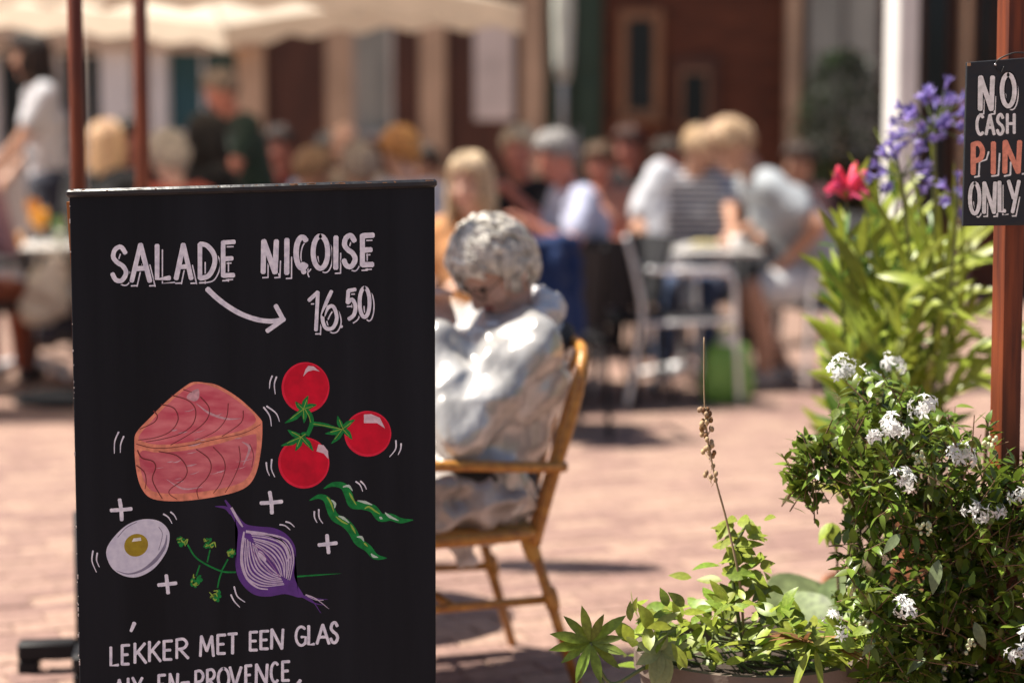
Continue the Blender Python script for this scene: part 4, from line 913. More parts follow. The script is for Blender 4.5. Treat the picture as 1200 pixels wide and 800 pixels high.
for k in range(4):
    a, b_ = V(cs[k]), V(cs[(k + 1) % 4]); vs = []
    for i in range(n + 1):
        for j in range(n + 1):
            q = a.lerp(b_, j / n); v = apx.lerp(q, i / n); v.z -= .10 * math.sin(math.pi * i / n) * .6 + .05 * (i / n) * math.sin(math.pi * j / n) * -1.0; vs.append(v)
    m.add(vs, [(i * (n + 1) + j, (i + 1) * (n + 1) + j, (i + 1) * (n + 1) + j + 1, i * (n + 1) + j + 1) for i in range(n) for j in range(n)])
can = obj('canopy', m, canvas, par)
m = MB()
for k in range(4):
    a, b_ = V(cs[k]), V(cs[(k + 1) % 4]); vs = []
    for j in range(25):
        q = a.lerp(b_, j / 24); q = q + V((0, 0, .05 * math.sin(math.pi * j / 24))); vs += [q + V((0, 0, .004)), q - V((0, 0, .13 + .02 * math.cos(j * math.pi / 2)))]
    m.add(vs, [(2 * j, 2 * j + 1, 2 * j + 3, 2 * j + 2) for j in range(24)])
obj('valance', m, canvas, can)
for k in range(8):
    q = V(cs[k // 2]) if k % 2 == 0 else (V(cs[k // 2]) + V(cs[(k // 2 + 1) % 4])) / 2 + V((0, 0, .05))
    m = MB(); m.tube([apx - V((0, 0, .06)), apx.lerp(q, .5) - V((0, 0, .085)), q - V((0, 0, .02))], .009, 6); obj('rib', m, alu, par)
# furled parasol by the green door
fx = P(660, 60, 13.5); fu = thing('furled_parasol', 'furled white parasol hanging before the dark green door', 'parasol', (fx.x, 13.5, 0))
m = MB(); m.tube([(fx.x, 13.5, .02), (fx.x, 13.5, 3.1)], .022, 12); obj('pole', m, alu2, fu)
m = MB(); vs = []; prof = [(.035, 1.72), (.052, 1.85), (.062, 2.2), (.05, 2.6), (.02, 3.05)]; n = 16
for rr_, z in prof:
    for k in range(32):
        a = math.pi * k / 16; q = rr_ * (1.15 if k % 4 < 2 else .75); vs.append((fx.x + q * math.cos(a), 13.5 + q * math.sin(a), z))
m.add(vs, [(i * 32 + k, i * 32 + (k + 1) % 32, i * 32 + 32 + (k + 1) % 32, i * 32 + 32 + k) for i in range(4) for k in range(32)] + [tuple(reversed(range(32)))]); obj('folded_canopy', m, mat('white_canvas', (.80, .80, .70), .8, transl=.2), fu)
m = MB(); m.lathe([(.02, 0), (.26, 0), (.26, .05), (.04, .08), (.02, .08)], (fx.x, 13.5, 0)); obj('base', m, blackm, fu, sharp=40)

# ---------------------------------------------------------------- tables, guests and what lies on the tables
TB = make_table('bistro_table', '', 'square', mat('pale_table_top', (.62, .60, .58), .4, nscale=12, var=.06), 'square bistro tables with aluminium feet'); TBu = [False]
def table(x, y, rot, label):
    o = TB if not TBu[0] else copy_tree(TB); TBu[0] = True; o.location = (x, y, .002); o.rotation_euler = (0, 0, rot); o['label'] = label; return o
TR_ = P(802, 290, 10.75); table(TR_.x, 10.75, .12, 'pale square bistro table between the striped shirt guest and the man in grey')
TL_ = P(30, 280, 11.1); table(TL_.x, 11.1, .2, 'grey bistro table at the left edge with an orange drink on it')
TM_ = P(585, 300, 9.9); table(TM_.x, 9.9, .3, 'bistro table of the guests behind the grey haired woman')
TN_ = V((-.80, 5.45)); 
rt_ = make_table('round_table', 'round cafe table hidden behind the menu board beside the cane chair', 'round', mat('white_laminate', (.75, .74, .72), .4)); rt_.location = (-.78, 5.45, .002)
TG_ = P(180, 300, 11.4); table(TG_.x, 11.4, .1, 'bistro table in front of the woman with long blond hair')
TF_ = P(430, 300, 11.6); table(TF_.x, 11.6, .5, 'bistro table between the bald man and the ginger guest')

# left table: orange drink, mint glass, menu holder
glass = mat('clear_glass', (.95, .97, .97), .03, trans=1.0, var=0, ior=1.3)
def at_table(T, dx, dy): return V((T.x + dx, T.y + dy, .752))
q = P(46, 262, 11.05); q = V((q.x, 11.05, .7515))
th = thing('orange_drink', 'stemmed glass of bright orange juice on the left table', 'drink', q)
m = MB(); m.lathe([(.002, 0), (.038, .002), (.006, .010), (.005, .07), (.02, .085), (.046, .115), (.052, .15), (.048, .205)], q, 24, capt=False); obj('glass', m, glass, th)
m = MB(); m.lathe([(.002, .088), (.017, .090), (.042, .117), (.048, .15), (.046, .185), (.002, .186)], q, 24); obj('juice', m, mat('orange_juice', (.85, .36, .01), .3, nscale=20), th)
m = MB(); m.lathe([(.002, -.003), (.04, -.003), (.04, .003), (.002, .003)], (0, 0, 0), 20); Rr = M.Rotation(1.3, 3, 'X') @ M.Rotation(.5, 3, 'Y'); m.v = [tuple(Rr @ V(v) + q + V((-.03, -.01, .215))) for v in m.v]; obj('orange_slice', m, mat('orange_slice', (.80, .33, .04), .5), th, sharp=40)
m = MB(); m.tube([q + V((.01, 0, .1)), q + V((.04, 0, .28))], .003, 6); obj('straw', m, blackm, th)
q = P(70, 262, 11.0); q = V((q.x, 11.0, .7515)); th = thing('mint_glass', 'short glass with green mint on the left table', 'drink', q)
m = MB(); m.lathe([(.002, 0), (.03, .0), (.036, .11)], q, 24, capt=False); obj('glass', m, glass, th)
m = MB(); m.lathe([(.002, .006), (.028, .006), (.033, .085), (.002, .086)], q, 24); obj('drink', m, mat('pale_lemonade', (.75, .76, .62), .2, trans=.5), th)
m = MB(); rm = random.Random(1)
for k in range(14):
    c = q + V((rm.uniform(-.03, .03), rm.uniform(-.03, .03), rm.uniform(.09, .15))); m.ell(c, (.018, .012, .004), (V((math.cos(k), math.sin(k), .3)).normalized(), V((-math.sin(k), math.cos(k), 0)), V((0, 0, 1))), 8, 5)
tag(obj('mint_leaf', m, mat('mint_green', (.10, .28, .03), .5), th), kind='stuff')
q = P(24, 268, 10.9); q = V((q.x - .02, 10.9, .7515)); th = thing('candle_glass', 'small amber candle glass on the left table', 'candle', q)
m = MB(); m.lathe([(.002, 0), (.035, .0), (.04, .03), (.034, .07), (.031, .07), (.034, .03), (.002, .008)], q, 20); obj('cup', m, mat('amber_glass', (.85, .48, .18), .2, trans=.4), th)
# menu holder on a nearer black table at the left edge
nb_ = P(-6, 305, 9.6); BT = thing('black_table', 'black table cut off by the left edge with a menu card on it', 'table', (nb_.x - .25, 9.6, 0))
m = MB(); m.box((nb_.x - .25, 9.6, .735), (.66, .62, .03), None, .008); obj('table_top', m, blackm, BT, sharp=40)
m = MB(); m.tube([(nb_.x - .25, 9.6, .03), (nb_.x - .25, 9.6, .72)], .03, 12); obj('column', m, blackm, BT)
m = MB(); m.lathe([(.02, 0), (.22, 0), (.22, .015), (.04, .04), (.02, .04)], (nb_.x - .25, 9.6, 0)); obj('base', m, blackm, BT, sharp=40)
q = V((nb_.x - .06, 9.42, .752)); MH = thing('menu_card', 'white printed menu card in a dark stand on the black table at the left edge', 'menu', q)
m = MB(); m.box(q + V((0, .01, .006)), (.16, .06, .012)); m.box(q + V((0, .014, .075)), (.16, .006, .14)); obj('stand', m, blackm, MH, smooth=False)
m = MB(); m.box(q + V((0, .0085, .055)), (.13, .002, .075)); obj('card', m, mat('white_card', (.8, .8, .8), .7), MH, smooth=False)
m = MB()
for k in range(4): m.box(q + V((-.045 + .03 * k, .0068, .055)), (.006, .001, .05))
tag(obj('card_print', m, blackm, MH, smooth=False), kind='stuff')

def ring_f(a): return (math.cos(math.radians(a)), math.sin(math.radians(a)))
# waitress
pw_ = P(60, 200, 12.4); fW = V((-.80, -.35, 0))
person('dark haired waitress in a white t-shirt standing at the left', (pw_.x, 12.4, 1.06), fW, ('white_tee', (.50, .49, .51)), ('navy_apron', (.028, .032, .05)), ('long', (.035, .02, .014)), skin='tan', lean=6, sit=False, torso=1.14, head=(-12, 6), size=1.10, tuck=True,
   hands=((pw_.x - .30, 12.08, 1.12), (pw_.x - .28, 12.55, 1.14)), feet=((pw_.x - .02, 12.3, .085), (pw_.x + .08, 12.55, .085)))
# standing server
ps_ = P(278, 200, 12.2)
person('grey haired server in a dark green shirt bending over the guests', (ps_.x + .12, 12.2, .98), (-.75, -.65), ('dark_green_shirt', (.022, .040, .032)), ('dark_jeans', (.02, .022, .03)), ('short', (.28, .22, .18)), skin='ruddy', lean=20, sit=False, torso=1.08, head=(10, 22),
   hands=((ps_.x - .22, 11.85, 1.22), (ps_.x - .10, 11.8, 1.20)), feet=((ps_.x + .1, 12.1, .085), (ps_.x + .2, 12.35, .085)))
seated('guest with long blond hair seen from behind beside the left pole', 124, 168, 11.9, (.25, .97), 'cafe armchair of the long haired blond guest', top=('black_top', (.015, .015, .017)), bottom=('jeans', (.05, .07, .13)), hair=('long', (.66, .43, .26)), skin='fair', head=(0, 8))
seated('dark clothed guest facing the blond one between the two left poles', 150, 162, 12.9, (-.35, -.93), 'cafe armchair of the dark clothed guest between the left poles', top=('black_shirt', (.014, .014, .016)), bottom=('black_jeans', (.02, .02, .025)), hair=('short', (.03, .02, .015)), skin='ruddy', head=(10, 12), sleeve='long')
seated('pale haired guest in a coral top right of the second pole', 201, 184, 10.6, (-.6, .8), 'cafe armchair of the pale haired guest in coral', top=('coral_top', (.55, .13, .09)), bottom=('beige_trousers', (.4, .32, .24)), hair=('curly', (.62, .56, .48)), skin='fair', head=(15, 8))
seated('dark haired guest in a black jacket in front of the server', 240, 160, 11.0, (.5, .85), 'cafe armchair of the guest in the black jacket', top=('black_jacket', (.012, .013, .015)), bottom=('black_jeans', (.02, .02, .025)), hair=('long', (.014, .011, .010)), skin='tan', head=(-15, 10), sleeve='long')
seated('brown haired guest low behind the middle of the board', 362, 200, 10.8, (.8, .6), 'cafe armchair of the brown haired guest', top=('lavender_top', (.36, .37, .52)), bottom=('jeans', (.05, .07, .13)), hair=('short', (.33, .20, .12)), skin='tan', head=(0, 18), seat=.43)
seated('bald man with a sunlit head above the menu board', 408, 168, 11.0, (-.55, -.83), 'cafe armchair of the bald man', top=('beige_polo', (.50, .42, .34)), bottom=('khaki', (.3, .25, .17)), hair=('balding', (.45, .40, .36)), skin='fair', head=(5, 14))
seated('grey haired guest lower in front of the bald man', 424, 200, 10.2, (.3, .95), 'cafe armchair of the guest in front of the bald man', top=('mauve_top', (.42, .33, .32)), bottom=('khaki', (.3, .25, .17)), hair=('short', (.42, .34, .27)), skin='tan', head=(10, 6), seat=.43)
seated('ginger haired guest in a white shirt right end above the board', 473, 178, 10.4, (-.35, .93), 'cafe armchair of the ginger haired guest', top=('white_shirt', (.72, .70, .74)), bottom=('blue_jeans', (.06, .09, .17)), hair=('short', (.66, .33, .11)), skin='fair', head=(20, 8))
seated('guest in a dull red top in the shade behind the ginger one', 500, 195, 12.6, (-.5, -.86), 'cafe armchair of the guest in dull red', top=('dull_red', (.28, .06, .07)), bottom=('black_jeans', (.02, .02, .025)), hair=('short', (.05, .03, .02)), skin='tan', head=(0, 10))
seated('blond woman facing the camera behind the grey haired woman', 553, 214, 8.9, (-.45, -.89), 'cafe armchair of the blond woman behind the grey haired one', top=('orange_top', (.50, .24, .10)), bottom=('white_trousers', (.6, .58, .55)), hair=('long', (.66, .50, .32)), skin='fair', head=(0, 10), seat=.43, sleeve='short')
pm_ = P(606, 240, 10.4)
seated('blond guest in a black top with a hand at the chin', 609, 176, 10.5, (-.35, -.93), 'cafe armchair of the blond guest in black', top=('black_knit', (.014, .014, .016)), bottom=('black_jeans', (.02, .02, .025)), hair=('short', (.68, .56, .40)), skin='ruddy', head=(5, 10), hands=((pm_.x - .02, 10.12, 1.05), (pm_.x - .12, 10.05, .86)), sleeve='short')
pg_ = P(640, 250, 9.9)
seated('grey haired man in a lavender shirt facing left at the middle table', 660, 182, 10.0, (-.93, -.36), 'cafe armchair of the man in the lavender shirt', top=('lavender_shirt', (.42, .44, .58)), bottom=('navy_shorts', (.04, .05, .09)), hair=('short', (.36, .34, .33)), skin='ruddy', head=(0, 16), lean=16, hands=((pg_.x - .10, 9.7, .92), (pg_.x - .06, 9.95, .90)), legs='short', sleeve='short')
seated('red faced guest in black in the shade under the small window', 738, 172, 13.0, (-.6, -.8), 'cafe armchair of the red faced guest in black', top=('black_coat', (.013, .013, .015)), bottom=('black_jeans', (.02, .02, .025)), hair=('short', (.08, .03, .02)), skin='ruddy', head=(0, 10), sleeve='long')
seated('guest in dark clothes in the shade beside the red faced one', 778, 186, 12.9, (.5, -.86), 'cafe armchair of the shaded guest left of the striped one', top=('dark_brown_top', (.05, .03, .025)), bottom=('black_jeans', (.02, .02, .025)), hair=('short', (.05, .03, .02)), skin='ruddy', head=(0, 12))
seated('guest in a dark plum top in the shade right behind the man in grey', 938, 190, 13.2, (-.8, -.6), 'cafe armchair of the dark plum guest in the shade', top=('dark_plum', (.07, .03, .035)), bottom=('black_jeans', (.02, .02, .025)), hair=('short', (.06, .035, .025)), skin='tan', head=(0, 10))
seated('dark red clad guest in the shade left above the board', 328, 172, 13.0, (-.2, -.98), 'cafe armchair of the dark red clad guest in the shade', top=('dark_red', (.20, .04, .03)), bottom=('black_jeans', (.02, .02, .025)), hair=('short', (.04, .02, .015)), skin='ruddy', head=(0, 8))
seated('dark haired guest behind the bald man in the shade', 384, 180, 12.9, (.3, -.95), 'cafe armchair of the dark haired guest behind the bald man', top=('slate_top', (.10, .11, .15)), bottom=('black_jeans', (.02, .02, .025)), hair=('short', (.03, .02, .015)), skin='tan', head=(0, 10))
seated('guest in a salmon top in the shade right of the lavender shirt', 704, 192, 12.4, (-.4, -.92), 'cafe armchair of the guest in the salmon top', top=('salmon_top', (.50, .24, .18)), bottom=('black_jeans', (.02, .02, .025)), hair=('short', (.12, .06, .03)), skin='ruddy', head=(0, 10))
# striped guest
hL = P(738, 250, 10.75); hR = P(868, 268, 10.6)
seated('blond guest in a striped shirt bowed over the right table', 812, 168, 11.3, (-.25, -.97), 'cafe armchair of the guest in the striped shirt', top=stripes('striped_jersey', (.05, .05, .07), (.62, .62, .66), 9.0), bottom=('blue_jeans', (.06, .09, .17)), hair=('short', (.66, .46, .29)), skin='tan', head=(25, 34), lean=20, hands=((hR.x - .02, 10.75, .80), (hL.x, 10.75, .80)), sleeve='short', poles=(None, V((-1, 0, -.1))))
sw = P(772, 234, 11.1)
th = thing('draped_cardigan', 'pale grey cardigan over the shoulder of the striped guest', 'cardigan', (sw.x, 11.0, .9))
m = MB(); m.cap((sw.x + .01, 11.02, 1.14), .085, (sw.x - .10, 10.98, .94), .075); m.cap((sw.x - .02, 11.0, 1.0), .08, (sw.x - .04, 10.97, .80), .085); obj('cloth', remesh(m, .012, 3, .014, 9, th.location, 4), cloth('pale_grey', (.62, .63, .68)), th)
# man in grey
mp = P(980, 318, 10.6); fm = (-.98, -.20)
mh = P(918, 312, 10.75)
chair((mp.x + .02, 10.7), fm, 'aluminium armchair under the leaning man in grey', 1)
person('man in grey t-shirt and shorts leaning forward over the right table', (mp.x, 10.7, .61), fm, ('grey_tee', (.40, .43, .46)), ('grey_shorts', (.62, .63, .64)), ('short', (.60, .41, .26)), skin='tan', lean=41, torso=1.3, head=(0, 30), legs='short', girth=1.1, shoe=(.45, .36, .32),
   hands=((mp.x - .28, 10.48, .70), (TR_.x + .28, 10.85, .80)), feet=((P(893, 435, 10.7).x, 10.55, .085), (P(905, 435, 10.7).x + .1, 10.9, .085)), size=1.13, poles=(V((.6, -.5, 0)), None))
chair((P(783, 400, 10.2).x, 10.05), (.96, .28), 'empty aluminium armchair nearest on the camera side of the right table', 1)
chair((P(700, 400, 10.1).x, 10.1), (.25, .97), 'empty black backed armchair left of the right table')
# blue jacket over a chair behind the woman
jx = P(628, 300, 9.0); chair((jx.x, 9.0), (-.2, .97), 'armchair with a navy jacket over its back behind the grey haired woman')
th = thing('navy_jacket', 'navy jacket hanging over a chair back behind the grey haired woman', 'jacket', (jx.x, 8.7, .5))
m = MB(); c = V((jx.x + .07, 8.66, 0)); m.cap(c + V((-.10, -.06, .86)), .05, c + V((.08, .06, .86)), .05); m.cap(c + V((-.11, -.09, .8)), .05, c + V((-.09, -.10, .48)), .06); m.cap(c + V((.08, .03, .8)), .05, c + V((.08, .02, .5)), .06); m.cap(c + V((0, -.04, .8)), .05, c + V((0, -.05, .46)), .07)
obj('cloth', remesh(m, .014, 3, .02, 8, th.location, 2), cloth('navy', (.012, .03, .10)), th)
# person at the left edge and a cream bag
seated('guest in mauve cut off by the left edge', -40, 182, 10.6, (.3, .95), 'armchair of the guest cut off by the left edge', top=('mauve_knit', (.30, .17, .19)), bottom=('rust_trousers', (.28, .075, .04)), hair=('short', (.06, .03, .02)), skin='tan', head=(0, 10), sleeve='long')
bgp = P(62, 345, 10.75); th = thing('cream_bag', 'cream white cloth bag hanging under the left table', 'bag', (bgp.x, 10.6, .25))
m = MB(); m.ell((bgp.x, 10.62, .50), (.13, .08, .15)); m.ell((bgp.x + .05, 10.62, .62), (.07, .06, .10)); m.ell((bgp.x - .06, 10.62, .42), (.09, .07, .08)); obj('cloth', remesh(m, .012, 3, .025, 9, th.location, 5), cloth('cream', (.66, .58, .48)), th)
m = MB(); m.tube(smooth_path([(bgp.x - .08, 10.62, .60), (bgp.x - .05, 10.68, .72), (bgp.x + .05, 10.68, .73), (bgp.x + .1, 10.62, .66)], 4), .012, 8); obj('strap', m, cloth('cream', (.66, .58, .48)), th)
# green bag under the right table
gb = P(852, 425, 10.0); th = thing('green_shopping_bag', 'bright green shopping bag on the ground under the right table', 'bag', (gb.x, 10.0, 0))
m = MB(); gx, gy = gb.x, 10.0
vs = []
for z, sx, sy in ((.003, .115, .06), (.10, .135, .07), (.22, .12, .06), (.30, .10, .035)):
    for k in range(16):
        a = 2 * math.pi * k / 16; vs.append((gx + sx * (abs(math.cos(a)) ** .6) * (1 if math.cos(a) > 0 else -1) + .01 * math.sin(5 * a + z * 20), gy + sy * (abs(math.sin(a)) ** .6) * (1 if math.sin(a) > 0 else -1), z))
m.add(vs, [(i * 16 + k, i * 16 + (k + 1) % 16, i * 16 + 16 + (k + 1) % 16, i * 16 + 16 + k) for i in range(3) for k in range(16)] + [tuple(reversed(range(16))), tuple(range(48, 64))]); obj('sack', m, mat('green_bag', (.24, .46, .09), .45, nscale=12, bump=.5, bscale=20), th)
for sg in (-1, 1): m = MB(); m.tube(smooth_path([(gx - .05, gy + sg * .03, .29), (gx - .03, gy + sg * .035, .37), (gx + .03, gy + sg * .035, .37), (gx + .05, gy + sg * .03, .29)], 4), .006, 6); obj('handle', m, mat('green_bag', (.07, .30, .03)), th)
m = MB(); m.ell((gx, gy, .305), (.06, .035, .05)); obj('white_parcel', remesh(m, .008, 2, .015, 20, th.location, 1), mat('napkin_white', (.82, .81, .80)), th)
# plates and cups
china = mat('white_china', (.80, .79, .77), .2, var=.03)
def plate(x, y, label, food=None):
    t = thing('plate', label, 'plate', (x, y, .7515), 'white plates on the tables')
    m = MB(); m.lathe([(.002, .0), (.07, .0), (.125, .016), (.128, .019), (.07, .006), (.002, .005)], (x, y, .752), 32); obj('dish', m, china, t)
    if food:
        m = MB(); rf = random.Random(int(x * 100)); 
        for k in range(9): m.ell((x + rf.uniform(-.05, .05), y + rf.uniform(-.05, .05), .772), (rf.uniform(.02, .035), rf.uniform(.02, .03), .016))
        obj('food', remesh(m, .008, 1, .008, 30, t.location, 2), mat('food_%d' % int(food[0] * 100), food, .6, var=.4, nscale=60), t)
plate(TR_.x + .10, 10.68, 'white plate with pale food on the right table', (.62, .52, .22)); plate(TR_.x - .17, 10.62, 'empty white plate on the left side of the right table')
plate(TM_.x + .12, 9.85, 'white plate on the table behind the grey haired woman', (.4, .2, .08))
def cup(x, y, label):
    t = thing('cup', label, 'cup', (x, y, .7515), 'white cups on the tables')
    m = MB(); m.lathe([(.002, 0), (.024, .0), (.038, .035), (.041, .07), (.037, .07), (.034, .035), (.002, .012)], (x, y, .752), 24); obj('bowl', m, china, t)
    m = MB(); m.tube([(x + .037, y, .80), (x + .06, y, .80), (x + .062, y, .78), (x + .033, y, .772)], .004, 6); obj('handle', m, china, t)
cup(TR_.x + .26, 10.5, 'white cup at the right corner of the right table'); cup(TM_.x - .15, 9.75, 'white cup on the table behind the grey haired woman')
# ---------------------------------------------------------------- the building behind the terrace
BYD = 17.0
def bq(px, py, Y=BYD): return P(px, py, Y)
bld = thing('brick_building', 'dark brown brick cafe building with tan pilasters and wooden windows behind the terrace', 'building', (0, BYD, 0))
brickm = bpy.data.materials.new('brown_brick'); brickm.use_nodes = True; MATS['brown_brick'] = brickm
t = brickm.node_tree; b = t.nodes['Principled BSDF']; b.inputs['Roughness'].default_value = .85; b.inputs['Specular IOR Level'].default_value = .15
bt = t.nodes.new('ShaderNodeTexBrick'); tc = t.nodes.new('ShaderNodeTexCoord'); mp = t.nodes.new('ShaderNodeMapping'); mp.inputs['Rotation'].default_value = (math.radians(90), 0, 0)
bt.inputs['Scale'].default_value = 1; bt.inputs['Brick Width'].default_value = .22; bt.inputs['Row Height'].default_value = .068; bt.inputs['Mortar Size'].default_value = .006
bt.inputs['Color1'].default_value = (.165, .055, .030, 1); bt.inputs['Color2'].default_value = (.105, .037, .022, 1); bt.inputs['Mortar'].default_value = (.08, .058, .044, 1)
t.links.new(tc.outputs['Object'], mp.inputs[0]); t.links.new(mp.outputs[0], bt.inputs[0]); t.links.new(bt.outputs[0], b.inputs['Base Color'])
tan = mat('tan_plaster', (.58, .40, .26), .8, var=.12, nscale=3, bump=.2)
cream = mat('cream_paint_wood', (.66, .60, .52), .6, var=.08, nscale=4)
white = mat('white_paint_wood', (.78, .77, .74), .5, var=.06, nscale=4)
brownw = wood('brown_wood', (.115, .042, .022), (.065, .024, .013), (14, 14, 2), .5)
tanw = wood('oak_frame', (.34, .17, .085), (.24, .11, .05), (14, 14, 2), .5)
pane = mat('dark_glass', (.012, .015, .018), .12, var=.3, nscale=1.5, spec=.35)
pane2 = mat('pale_reflection_glass', (.42, .42, .36), .3, col2=(.22, .23, .20), nscale=1.4, stretch=(3, 3, .6))  # reflections and a whitish curtain tone put into the pane colour
pane3 = mat('teal_glass', (.03, .10, .13), .15, col2=(.02, .045, .03), nscale=1.6, spec=.35)
greenp = mat('dark_green_paint', (.028, .055, .032), .5, nscale=4)
posterm = mat('poster_paper', (.80, .70, .62), .8, nscale=3)
def fbox(name, x0, x1, y0, y1, depth, mt, parent=bld, back=0.0, bev=.006, label=None):
    """box on the facade: photograph columns x0..x1, rows y0..y1 (top, bottom); its face stands depth before the wall"""
    a, b_ = bq(x0, y1), bq(x1, y0); m = MB()
    m.box(((a.x + b_.x) / 2, BYD - depth / 2 + back / 2, (a.z + b_.z) / 2), (b_.x - a.x, depth + back, b_.z - a.z), None, bev); return obj(name, m, mt, parent, smooth=True, sharp=30, label=label)
gz = 348.5
m = MB(); a, b_ = bq(296, gz), bq(1330, gz)
m.box(((a.x + b_.x) / 2, BYD + 1.5, 3.2), (b_.x - a.x, 3.0, 6.4)); obj('wall', m, brickm, bld, smooth=False)
m = MB(); c = ((a.x + b_.x) / 2, BYD + 1.5, 6.4); hx = (b_.x - a.x) / 2 + .3
m.add([(c[0] - hx, BYD - .35, 6.42), (c[0] + hx, BYD - .35, 6.42), (c[0] + hx, BYD + 3.2, 6.42), (c[0] - hx, BYD + 3.2, 6.42), (c[0] - hx + .5, BYD + 1.4, 8.2), (c[0] + hx - .5, BYD + 1.4, 8.2)], [(0, 1, 5, 4), (2, 3, 4, 5), (1, 2, 5), (3, 0, 4), (3, 2, 1, 0)]); obj('roof', m, mat('roof_tile', (.22, .09, .05), .8, bump=.6, bscale=14), bld, smooth=False)
for x0, x1 in ((283, 309), (386, 412), (494, 522), (611, 637), (917, 937), (1118, 1136)):
    fbox('pilaster', x0, x1, -120, gz, .16, tan)
fbox('cornice', 300, 705, -128, -100, .26, tan)
def window(x0, x1, y0, y1, fr, gl, fw=6, bars=0, proud=.07):
    f_ = fbox('window', x0, x1, y0, y1, proud * .3, fr); 
    fbox('pane', x0 + fw, x1 - fw, y0 + fw, y1 - fw, proud * .45, gl, f_, bev=0)
    for q in ((x0, x0 + fw - .3, y0, y1), (x1 - fw + .3, x1, y0, y1)): fbox('frame_stile', *q, proud, fr, f_)
    for q in ((x0 + fw, x1 - fw, y0, y0 + fw - .3), (x0 + fw, x1 - fw, y1 - fw + .3, y1)): fbox('frame_rail', *q, proud * .96, fr, f_)
    for k in range(bars):
        xx = x0 + (x1 - x0) * (k + 1) / (bars + 1); fbox('glazing_bar', xx - 1.3, xx + 1.3, y0 + fw + .3, y1 - fw - .3, proud * .8, fr, f_)
    fbox('sill', x0 - 3, x1 + 3, y1 + .3, y1 + 5, proud * 2, fr, f_); return f_
window(414, 461, 14, 158, cream, pane2, 4, 0)
window(638, 671, -40, 170, greenp, mat('mossy_glass', (.06, .08, .04), .2, col2=(.02, .03, .02), nscale=2), 4)
window(724, 776, 12, 140, tanw, pane, 11)
window(939, 1036, -60, 190, brownw, pane2, 5, 1)
window(1074, 1117, -80, 260, brownw, pane, 4); window(1138, 1190, -80, 260, brownw, pane, 4, 1)
dr = fbox('door', 672, 707, -90, gz - 2, .06, greenp, label='dark green panelled door'); fbox('door_panel', 677, 702, -60, 80, .085, greenp, dr); fbox('door_panel', 677, 702, 95, 300, .085, greenp, dr); fbox('handle', 675, 677, 150, 170, .12, alu, dr)
dw = fbox('door', 786, 842, 68, gz - 2, .05, brownw, label='brown wooden door with a framed menu beside the small window')
fbox('shopfront_panel', 310, 385, 30, 200, .05, brownw); fbox('shopfront_panel', 463, 493, 12, 160, .05, brownw); fbox('shopfront_panel', 524, 610, 2, 340, .05, brownw)
# white poster board and framed menu: hung on the wall
pp = bq(578, 142); th = thing('white_poster', 'plain pale poster board on the brown shopfront between the tan pilasters', 'poster', (pp.x, BYD, pp.z)); fbox('board', 556, 602, 27, 141, .085, posterm, th, bev=.004); fbox('poster_edge', 555, 603, 26, 142, .07, brownw, th)
pp = bq(813, 150); th = thing('framed_menu', 'dark framed menu on the brown door right of the small window', 'menu frame', (pp.x, BYD, pp.z)); fo = fbox('frame', 795, 831, 82, 150, .075, tanw, th); fbox('slate', 799, 827, 87, 146, .085, pane, fo, bev=0)
# white shopfront on the left
shop = thing('white_shopfront', 'pale painted shopfront with dark windows behind the waitress at the left', 'building', (bq(120, gz).x, BYD, 0))
m = MB(); a, b_ = bq(-420, gz), bq(281, gz); m.box(((a.x + b_.x) / 2, BYD + 1.6, 2.6), (b_.x - a.x, 3.0, 5.2)); obj('wall', m, cream, shop, smooth=False)
fbox('fascia', -420, 300, 22, 58, .35, mat('beige_fascia', (.62, .47, .33), .7, nscale=3), shop)
for x0, x1, y0, y1, gl in ((-60, -5, 66, 185, pane), (8, 62, 66, 190, pane), (78, 124, 66, 185, pane), (203, 280, 62, 154, pane3)):
    w_ = fbox('window', x0 - 4, x1 + 4, y0 - 4, y1 + 4, .12, white, shop); fbox('pane', x0, x1, y0, y1, .128, gl, w_, bev=0); fbox('glazing_bar', (x0 + x1) / 2 - 1.2, (x0 + x1) / 2 + 1.2, y0, y1, .15, white, w_)
for x0, x1 in ((-3, 2), (64, 72), (128, 158), (186, 198)): fbox('pilaster', x0, x1, 58.4, gz, .20, white, shop)
fbox('panelling', 74, 127, 200, 300, .1, cream, shop); fbox('panelling', 200, 279, 170, 330, .1, tan, shop); fbox('panelling', 4, 62, 200, 330, .1, cream, shop)

# white post at the right
wp = P(1052, 300, 8.4); th = thing('white_post', 'tall white painted square post behind the oleander', 'post', (wp.x, 8.4, 0))
m = MB(); m.box((wp.x, 8.4, 1.75), (.105, .105, 3.3), M.Rotation(.45, 3, 'Z'), .008); obj('shaft', m, white, th, sharp=30)
m = MB(); m.box((wp.x, 8.4, .05), (.17, .17, .10), M.Rotation(.45, 3, 'Z'), .01); obj('foot', m, white, th, sharp=30)
m = MB(); m.box((wp.x, 8.4, 3.43), (.16, .16, .06), M.Rotation(.45, 3, 'Z'), .01); obj('cap', m, white, th, sharp=30)

